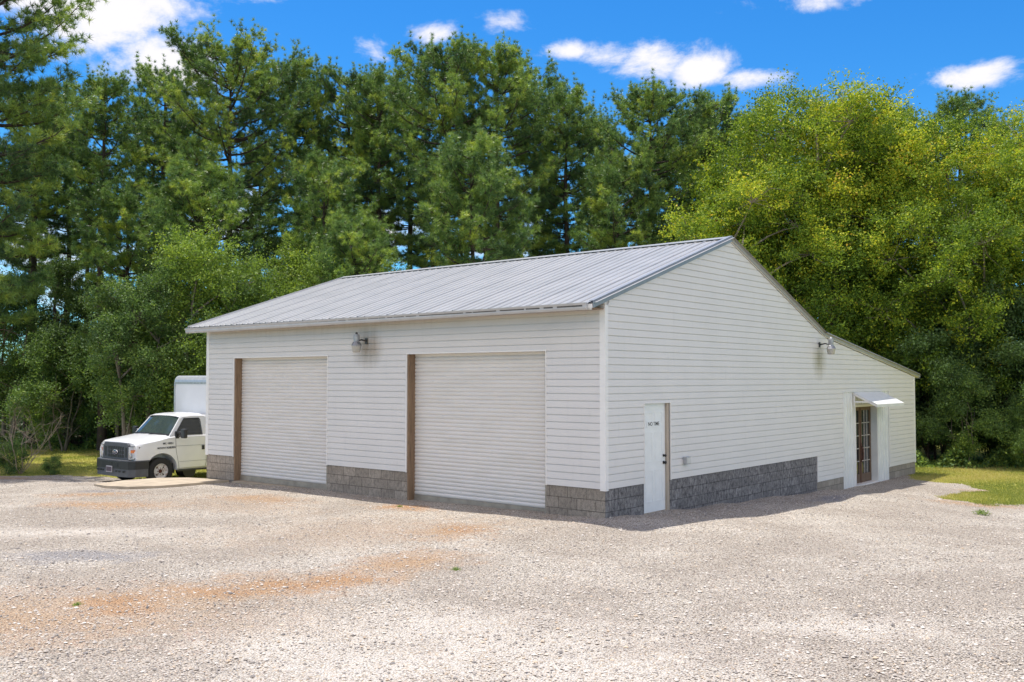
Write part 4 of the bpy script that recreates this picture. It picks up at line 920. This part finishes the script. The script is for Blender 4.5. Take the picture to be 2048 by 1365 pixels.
for k, x, y, h, lb in pines:
    h -= .95 if h > 13 else .3; sc = h / PH[k]; place('pine_tree', PV[k], x, y, rng0.random() * 6.28, (sc, sc), lb, 'pine tree', 'pines standing behind the building')
# rows deeper in the wood
for i in range(20):
    pxx = -150 + i * 112 + rng0.uniform(-25, 25); dep = rng0.uniform(52, 68); lat = (pxx - 1024) / 1910 * dep
    P = CAM[:2] + FWD * dep + RGT * lat; h = 2.9 + (757 - rng0.uniform(235, 330)) * dep / 1910; k = ('thin', 'slim', 'thin')[i % 3]; sc = h / PH[k]
    place('pine_tree', PV[k], P[0], P[1], rng0.random() * 6.28, (sc, sc), 'dark pine trunk and crown deep in the wood behind the front row', 'pine tree', 'pines deep in the wood')

def leaves(P, rng, size, up=.5, aspect=.55):
    n = len(P); nrm = unit(rng.normal(size=(n, 3)) + (0, 0, up)); d = unit(np.cross(nrm, rng.normal(size=(n, 3)))); s_ = np.cross(nrm, d); l = size * (.6 + .8 * rng.random((n, 1)))
    V = np.stack([P, P + d * l * .5 + s_ * l * aspect * .5 + nrm * l * .06, P + d * l, P + d * l * .5 - s_ * l * aspect * .5 + nrm * l * .06], 1).reshape(-1, 3); return V, np.arange(n * 4).reshape(-1, 4)
def leafy(H, Rm, base, seed, m, barkm, nl=60000, size=.11, lobes=16, stems=1, spray=.38, flat=.5, droop=0., trunk_r=.16, tb=0., top_pow=1., twigs=240):
    rng = np.random.default_rng(seed); ch = H - base; lob = []
    for i in range(lobes):
        f = (i + .5) / lobes; z = base + ch * (.12 + .76 * f); rr_ = Rm * math.sqrt(max(.05, 1 - ((z - base - ch * .45) / (ch * .62)) ** 2)) * .68; a = i * 2.4 + rng.normal(0, .4); q = rr_ * rng.uniform(.25, 1.0)
        lob.append((math.cos(a) * q, math.sin(a) * q, z, Rm * rng.uniform(.26, .44)))
    lob = np.array(lob); paths = []; forks = []
    for s_ in range(stems):
        a = rng.random() * 6.28; sp_ = .10 * Rm * (stems > 1); n = 8; zz = np.linspace(-.3, base + ch * .6, n); wv = np.cumsum(rng.normal(0, .07, (n, 2)), 0)
        P = np.stack([math.cos(a) * (sp_ + zz * .13 * (stems > 1)) + wv[:, 0], math.sin(a) * (sp_ + zz * .13 * (stems > 1)) + wv[:, 1], zz], -1); paths.append((P, np.linspace(trunk_r, trunk_r * .2, n))); forks.append(P)
    cl = []; ltint = []; ncl = max(30, nl // 260)
    for (lx, ly, lz, lr) in lob:
        f = forks[rng.integers(0, stems)]; zt = max(.3, lz - rng.uniform(.25, .5) * ch * .6); o = np.array([np.interp(zt, f[:, 2], f[:, i]) for i in range(3)]); e = np.array([lx, ly, lz]); mid = (o + e) / 2 + (0, 0, .06 * ch) + rng.normal(0, .1 * Rm, 3) * .5
        t_ = np.linspace(0, 1, 7)[:, None]; P = (1 - t_) ** 2 * o + 2 * t_ * (1 - t_) * mid + t_ ** 2 * e; paths.append((P, np.linspace(trunk_r * .45, trunk_r * .1, 7)))
        k = int(ncl * (lr / lob[:, 3].sum()) * 1.0) + 2; d = unit(rng.normal(size=(k, 3)) + (0, 0, .25)); r_ = lr * rng.random(k)[:, None] ** .5; c_ = e + d * r_ * (1, 1, .8)
        cl.append(c_); ltint.append(np.full(k, rng.random()))
        for q in rng.choice(k, min(k, max(2, twigs // lobes)), replace=False):
            m2 = e + (c_[q] - e) * .5 + rng.normal(0, .05 * Rm, 3); paths.append((np.array([e, m2, c_[q]]), [trunk_r * .12, trunk_r * .08, trunk_r * .04]))
    cl = np.concatenate(cl); cl[:, 2] = np.maximum(cl[:, 2], tb + .1); K = len(cl); per = nl // K
    ct = .45 * rng.random(K) + .55 * np.concatenate(ltint); h = (cl[:, 2] - base) / ch
    # each clump is a few leafy twigs running outwards
    tw = 5; pp = max(3, per // tw); ax = unit(rng.normal(size=(K, tw, 3)) + unit(cl - (0, 0, base + ch * .3))[:, None] * .9 + (0, 0, .15 - droop)); u = rng.random((K, tw, pp, 1)); ln = spray * Rm ** .35 * (.6 + .8 * rng.random((K, tw, 1, 1)))
    P = cl[:, None, None] + ax[:, :, None] * u * ln + rng.normal(0, 1, (K, tw, pp, 3)) * (.07, .07, .05) * (1 + spray); P[..., 2] -= droop * (u[..., 0] ** 2) * .5
    T_ = np.clip(.05 + .7 * ct[:, None, None] ** 1.2 + rng.normal(0, .17, (K, tw, pp)) + rng.normal(0, .08, (K, tw, 1)), 0, 1).ravel()
    P = P.reshape(-1, 3); V, F = leaves(P, rng, size)
    V1, F1 = tubes_np(paths, 6)
    return rawmesh('trunk', V1, F1, barkm, smooth=True), rawmesh('crown', V, F, m, T_)
LN = ('trunk', 'crown')
def pl(kind, me, x, y, rz, sc, label, cat, group=None): return place(kind, me, x, y, rz, sc, label, cat, group, names=LN)
yA = leafy(14.5, 5.2, 2.2, 31, M_yel, M_barkg, 150000, .095, 26, 3, .5, trunk_r=.2, droop=.15)
yB = leafy(13.0, 4.6, 1.6, 32, M_yel, M_barkg, 125000, .095, 22, 3, .5, trunk_r=.18, droop=.15)
yC = leafy(10.5, 3.8, 1.8, 33, M_yel, M_barkg, 80000, .09, 18, 2, .5, trunk_r=.14, droop=.1)
for me, (x, y), h, H0, lb in ((yB, fpos(1625, 38), 15.1, 13, 'yellow green broadleaf tree nearest the roof peak'), (yA, (-4.9, 24.3), 15.0, 14.5, 'tallest yellow green tree, its grey limbs showing in the middle'), (yB, (-2.3, 25.0), 13.6, 13, 'yellow green tree behind the lean-to roof'),
    (yA, (1.7, 25.4), 12.9, 14.5, 'yellow green tree cut by the right edge of the photo'), (yC, fpos(1505, 36), 10.6, 10.5, 'lower yellow green tree leaning over the ridge left of the peak'), (yC, (-.6, 22.9), 10.2, 10.5, 'low bronze tinged tree above the lawn on the right')):
    pl('broadleaf_tree', me, x, y, rng0.random() * 6.28, (h / H0, h / H0), lb, 'tree', 'yellow green trees on the right')
mA = leafy(7.7, 3.0, 1.6, 41, M_lime, M_barkg, 75000, .085, 14, 2, .6, trunk_r=.1, droop=.25)
mB = leafy(7.2, 2.6, 1.2, 42, M_leaf, M_barkg, 60000, .08, 13, 3, .45, trunk_r=.1)
mC = leafy(9.6, 2.4, 2.0, 43, M_dark, M_bark, 55000, .09, 13, 2, .4, trunk_r=.12)
for me, x, y, h, H0, lb in ((mA, -20.54, 5.62, 7.9, 7.7, 'feathery lime green tree behind the left end of the roof'), (mA, -19.59, 8.4, 7.6, 7.7, 'lime tinged tree behind the low roof slope, right of the feathery one'), (mB, -21.8, 3.4, 6.9, 7.2, 'green understorey tree above the truck'), (mB, -18.2, 10.2, 7.7, 7.2, 'blue green understorey tree touching the left end of the ridge'), (mC, -23.73, 10.78, 9.4, 9.6, 'dark green tree between pine trunks above the ridge end'),
    (mC, -32.2, 6.2, 8.6, 9.6, 'dark understorey tree behind the bare pine trunk'), (mB, -34.4, 4.2, 8.0, 7.2, 'understorey tree at the left edge below the near pine'), (mB, -28.9, 6.9, 7.2, 7.2, 'understorey tree just left of the truck box'), (mC, -30.5, 9.2, 9.0, 9.6, 'dark tree filling the wood behind the truck')):
    pl('understorey_tree', me, x, y, rng0.random() * 6.28, (h / H0, h / H0), lb, 'tree', 'understorey trees on the left')
bA = leafy(4.2, 1.9, .2, 51, M_leaf, M_barkg, 38000, .07, 11, 4, .4, trunk_r=.04); bB = leafy(4.0, 2.0, .2, 52, M_pale, M_barkg, 42000, .06, 11, 4, .45, trunk_r=.04); bC = leafy(3.8, 2.1, .1, 53, M_dark, M_bark, 34000, .075, 11, 4, .35, trunk_r=.04)
bD = leafy(1.3, .9, .05, 54, M_leaf, M_barkg, 7000, .06, 7, 4, .25, trunk_r=.02)
bush = [(bA, -27.2, .9, 5.2, 4.2, 'leafy green bush at the left edge of the lawn'), (bB, -29.6, 2.2, 5.4, 4.0, 'largest pale bush, at the far left of the lawn'), (bB, -29.8, 3.6, 5.2, 4.0, 'bush dusted with pale silvery leaves, behind the left lawn'), (bB, -28.6, 4.9, 4.9, 4.0, 'second pale silvery bush, nearer the truck'), (bA, -27.6, 6.1, 5.0, 4.2, 'green bush just left of the truck bonnet'), (bA, -25.8, 6.4, 4.9, 4.2, 'green bush behind the windscreen of the truck'),
 (bC, -25.0, 8.0, 5.6, 3.8, 'dark bush behind the cargo box'), (bC, -23.4, 8.2, 5.6, 3.8, 'dark bush between cargo box and building'), (bC, -32.5, 5.0, 5.0, 3.8, 'dark bush filling under the silvery bushes'), (bC, -27.6, 8.2, 5.2, 3.8, 'dark bush deep behind the bonnet'), (bC, -31.0, 7.6, 5.2, 3.8, 'dark bush under the understorey trees'),
 (bC, -3.0, 21.8, 4.0, 3.8, 'dark bush right behind the lean-to corner'), (bA, .3, 20.9, 3.5, 4.2, 'lit green bush in the dark wood right of the lean-to'), (bC, -1.0, 22.4, 5.0, 3.8, 'dark bush behind the lit green bush'), (bC, 1.7, 22.6, 4.6, 3.8, 'dark tall bush right of the lit green bush'), (bC, 3.6, 21.9, 4.4, 3.8, 'dark bush cut by the right edge of the photo'), (bA, 2.4, 20.9, 2.4, 4.2, 'low bush at the lawn edge on the right'), (bC, .6, 24.2, 7.0, 3.8, 'tall dark thicket under the yellow trees on the right'), (bC, -2.6, 24.3, 7.0, 3.8, 'tall dark thicket behind the lean-to roof end'), (bC, 3.8, 24.6, 7.0, 3.8, 'tall dark thicket at the right frame edge')]
for me, x, y, h, H0, lb in bush: pl('bush', me, x + (FWD[0] * 5.2 if x < -20 else 0), y + (FWD[1] * 5.2 if x < -20 else 0), rng0.random() * 6.28, (h / H0 * (1 if h < 6 else .75), h / H0), lb, 'bush', 'bushes along the wood edge')
# undergrowth band (uncountable) closing the wood floor
def undergrowth():
    rng = np.random.default_rng(77); n = 150000; px_ = rng.uniform(-300, 2350, n); dep = rng.uniform(44, 58, n); right = px_ > 1750; dep = np.where(right, dep - 5, dep) + 0
    lat = (px_ - 1024) / 1910 * dep; P2 = CAM[:2] + FWD * dep[:, None] + RGT * lat[:, None]; top = 2.6 + 1.5 * np.sin(px_ * .021) * np.sin(px_ * .0073 + 1) + 1.0 * np.sin(px_ * .05 + dep)
    z = gz(P2[:, 0], P2[:, 1]) + rng.random(n) * top; P = np.column_stack([P2, z]); V, F = leaves(P, rng, .20); return rawmesh('undergrowth', V, F, M_dark, rng.random(n) * .7)
link('undergrowth', undergrowth(), kind='stuff', label='dense leafy undergrowth closing the floor of the wood', cat='undergrowth')
def edgeweeds():
    rng = np.random.default_rng(78); n = 26000; left = rng.random(n) < .55
    px_ = np.where(left, rng.uniform(-60, 420, n), rng.uniform(1820, 2150, n)); dep = np.where(left, rng.normal(41.2, .5, n), rng.normal(32.6, .5, n)); lat = (px_ - 1024) / 1910 * dep; P2 = CAM[:2] + FWD * dep[:, None] + RGT * lat[:, None]
    z = gz(P2[:, 0], P2[:, 1]) + rng.random(n) ** 1.5 * (.35 + .3 * np.sin(px_ * .07)); V, F = leaves(np.column_stack([P2, z]), rng, .10); return rawmesh('edge_weeds', V, F, M_leaf, rng.random(n))
link('edge_weeds', edgeweeds(), kind='stuff', label='tangle of weeds where the lawn meets the wood', cat='weeds')
def grass():
    rng = np.random.default_rng(79); n = 180000; left = rng.random(n) < .5
    px_ = np.where(left, rng.uniform(-40, 440, n), rng.uniform(1800, 2120, n)); dep = np.where(left, rng.uniform(23.5, 41.5, n), rng.uniform(18, 33, n)); lat = (px_ - 1024) / 1910 * dep; P = CAM[:2] + FWD * dep[:, None] + RGT * lat[:, None]
    d = lot_sdf(P[:, 0], P[:, 1]); ins = (P[:, 0] < .05) & (P[:, 0] > -12.25) & (P[:, 1] > -.1) & (P[:, 1] < 16.9); P = P[(d > -.06 + rng.normal(0, .05, n)) & ~ins]; n = len(P)
    z = gz(P[:, 0], P[:, 1]); b = np.column_stack([P, z]); a = rng.random(n) * 6.28; w_ = np.stack([np.cos(a), np.sin(a), 0 * a], -1) * .008; h = (.022 + .035 * rng.random(n))[:, None]; tip = b + np.concatenate([rng.normal(0, .018, (n, 2)), h], 1)
    V = np.stack([b - w_, b + w_, tip], 1).reshape(-1, 3); T_ = np.clip(.5 + .3 * np.sin(P[:, 0] * 1.3 + np.sin(P[:, 1])) + rng.normal(0, .2, n), 0, 1); return rawmesh('lawn_grass', V, np.arange(n * 3).reshape(-1, 3), M_grassb, T_)
link('lawn_grass', grass(), kind='stuff', label='short mown grass blades on the lawn', cat='grass')
# bare shrub at the far left
rb = random.Random(9); s = MB()
def twig(p, d, l, r, k):
    q = [p]; dd = Vector(d)
    for i in range(4): dd = (dd + Vector((rb.gauss(0, .18), rb.gauss(0, .18), rb.gauss(0, .1) - .03))).normalized(); q.append(q[-1] + dd * l / 4)
    s.tube(q, [r, r * .85, r * .7, r * .55, r * .4], 5)
    if k > 0:
        for i in range(3): j = rb.randint(1, 4); nd = (dd + Vector((rb.gauss(0, .7), rb.gauss(0, .7), rb.gauss(.15, .4)))).normalized(); twig(q[j], nd, l * rb.uniform(.5, .75), r * .55, k - 1)
for i in range(7): a = i * .9; twig(Vector((0, 0, 0)), (math.cos(a) * .5, math.sin(a) * .5, .9), rb.uniform(.9, 1.4), .016, 3)
x, y = -20.55, -1.0; bs = s.build('bare_shrub', M_twig, None, loc=(x, y, gz1(x, y))); tag(bs, 'leafless brown shrub at the left edge where gravel meets grass', 'shrub')
for x, y, h, lb in ((-20.9, -1.2, 1.0, 'low green scrub around the leafless shrub'), (-19.75, -.45, .55, 'small green weed clump on the shaded grass right of the leafless shrub')): pl('scrub', bD, x, y, .5, (h / 1.3, h / 1.3), lb, 'scrub')
# small weeds growing in the gravel
wm = leafy(.10, .10, .0, 61, M_lime, M_barkg, 200, .035, 4, 2, .05, trunk_r=.003, twigs=8)
for i, (x, y, lb) in enumerate(((-1.1, -8.66, 'tiny green weed in the orange stained gravel, front left'), (.78, -4.58, 'tiny green weed in the gravel in front of the nearer roller door'), (-4.2, -.85, 'tiny green weed beside the wooden post of the nearer roller door'), (-7.9, -8.3, 'tiny green weed in the gravel at the far left foreground'), (4.3, 6.9, 'green weed tuft just off the grass edge on the right'))):
    k = .7 if i == 4 else .3; t = pl('weed', wm, x, y, i, (k, k * .8), lb, 'weed', 'weeds growing in the gravel')
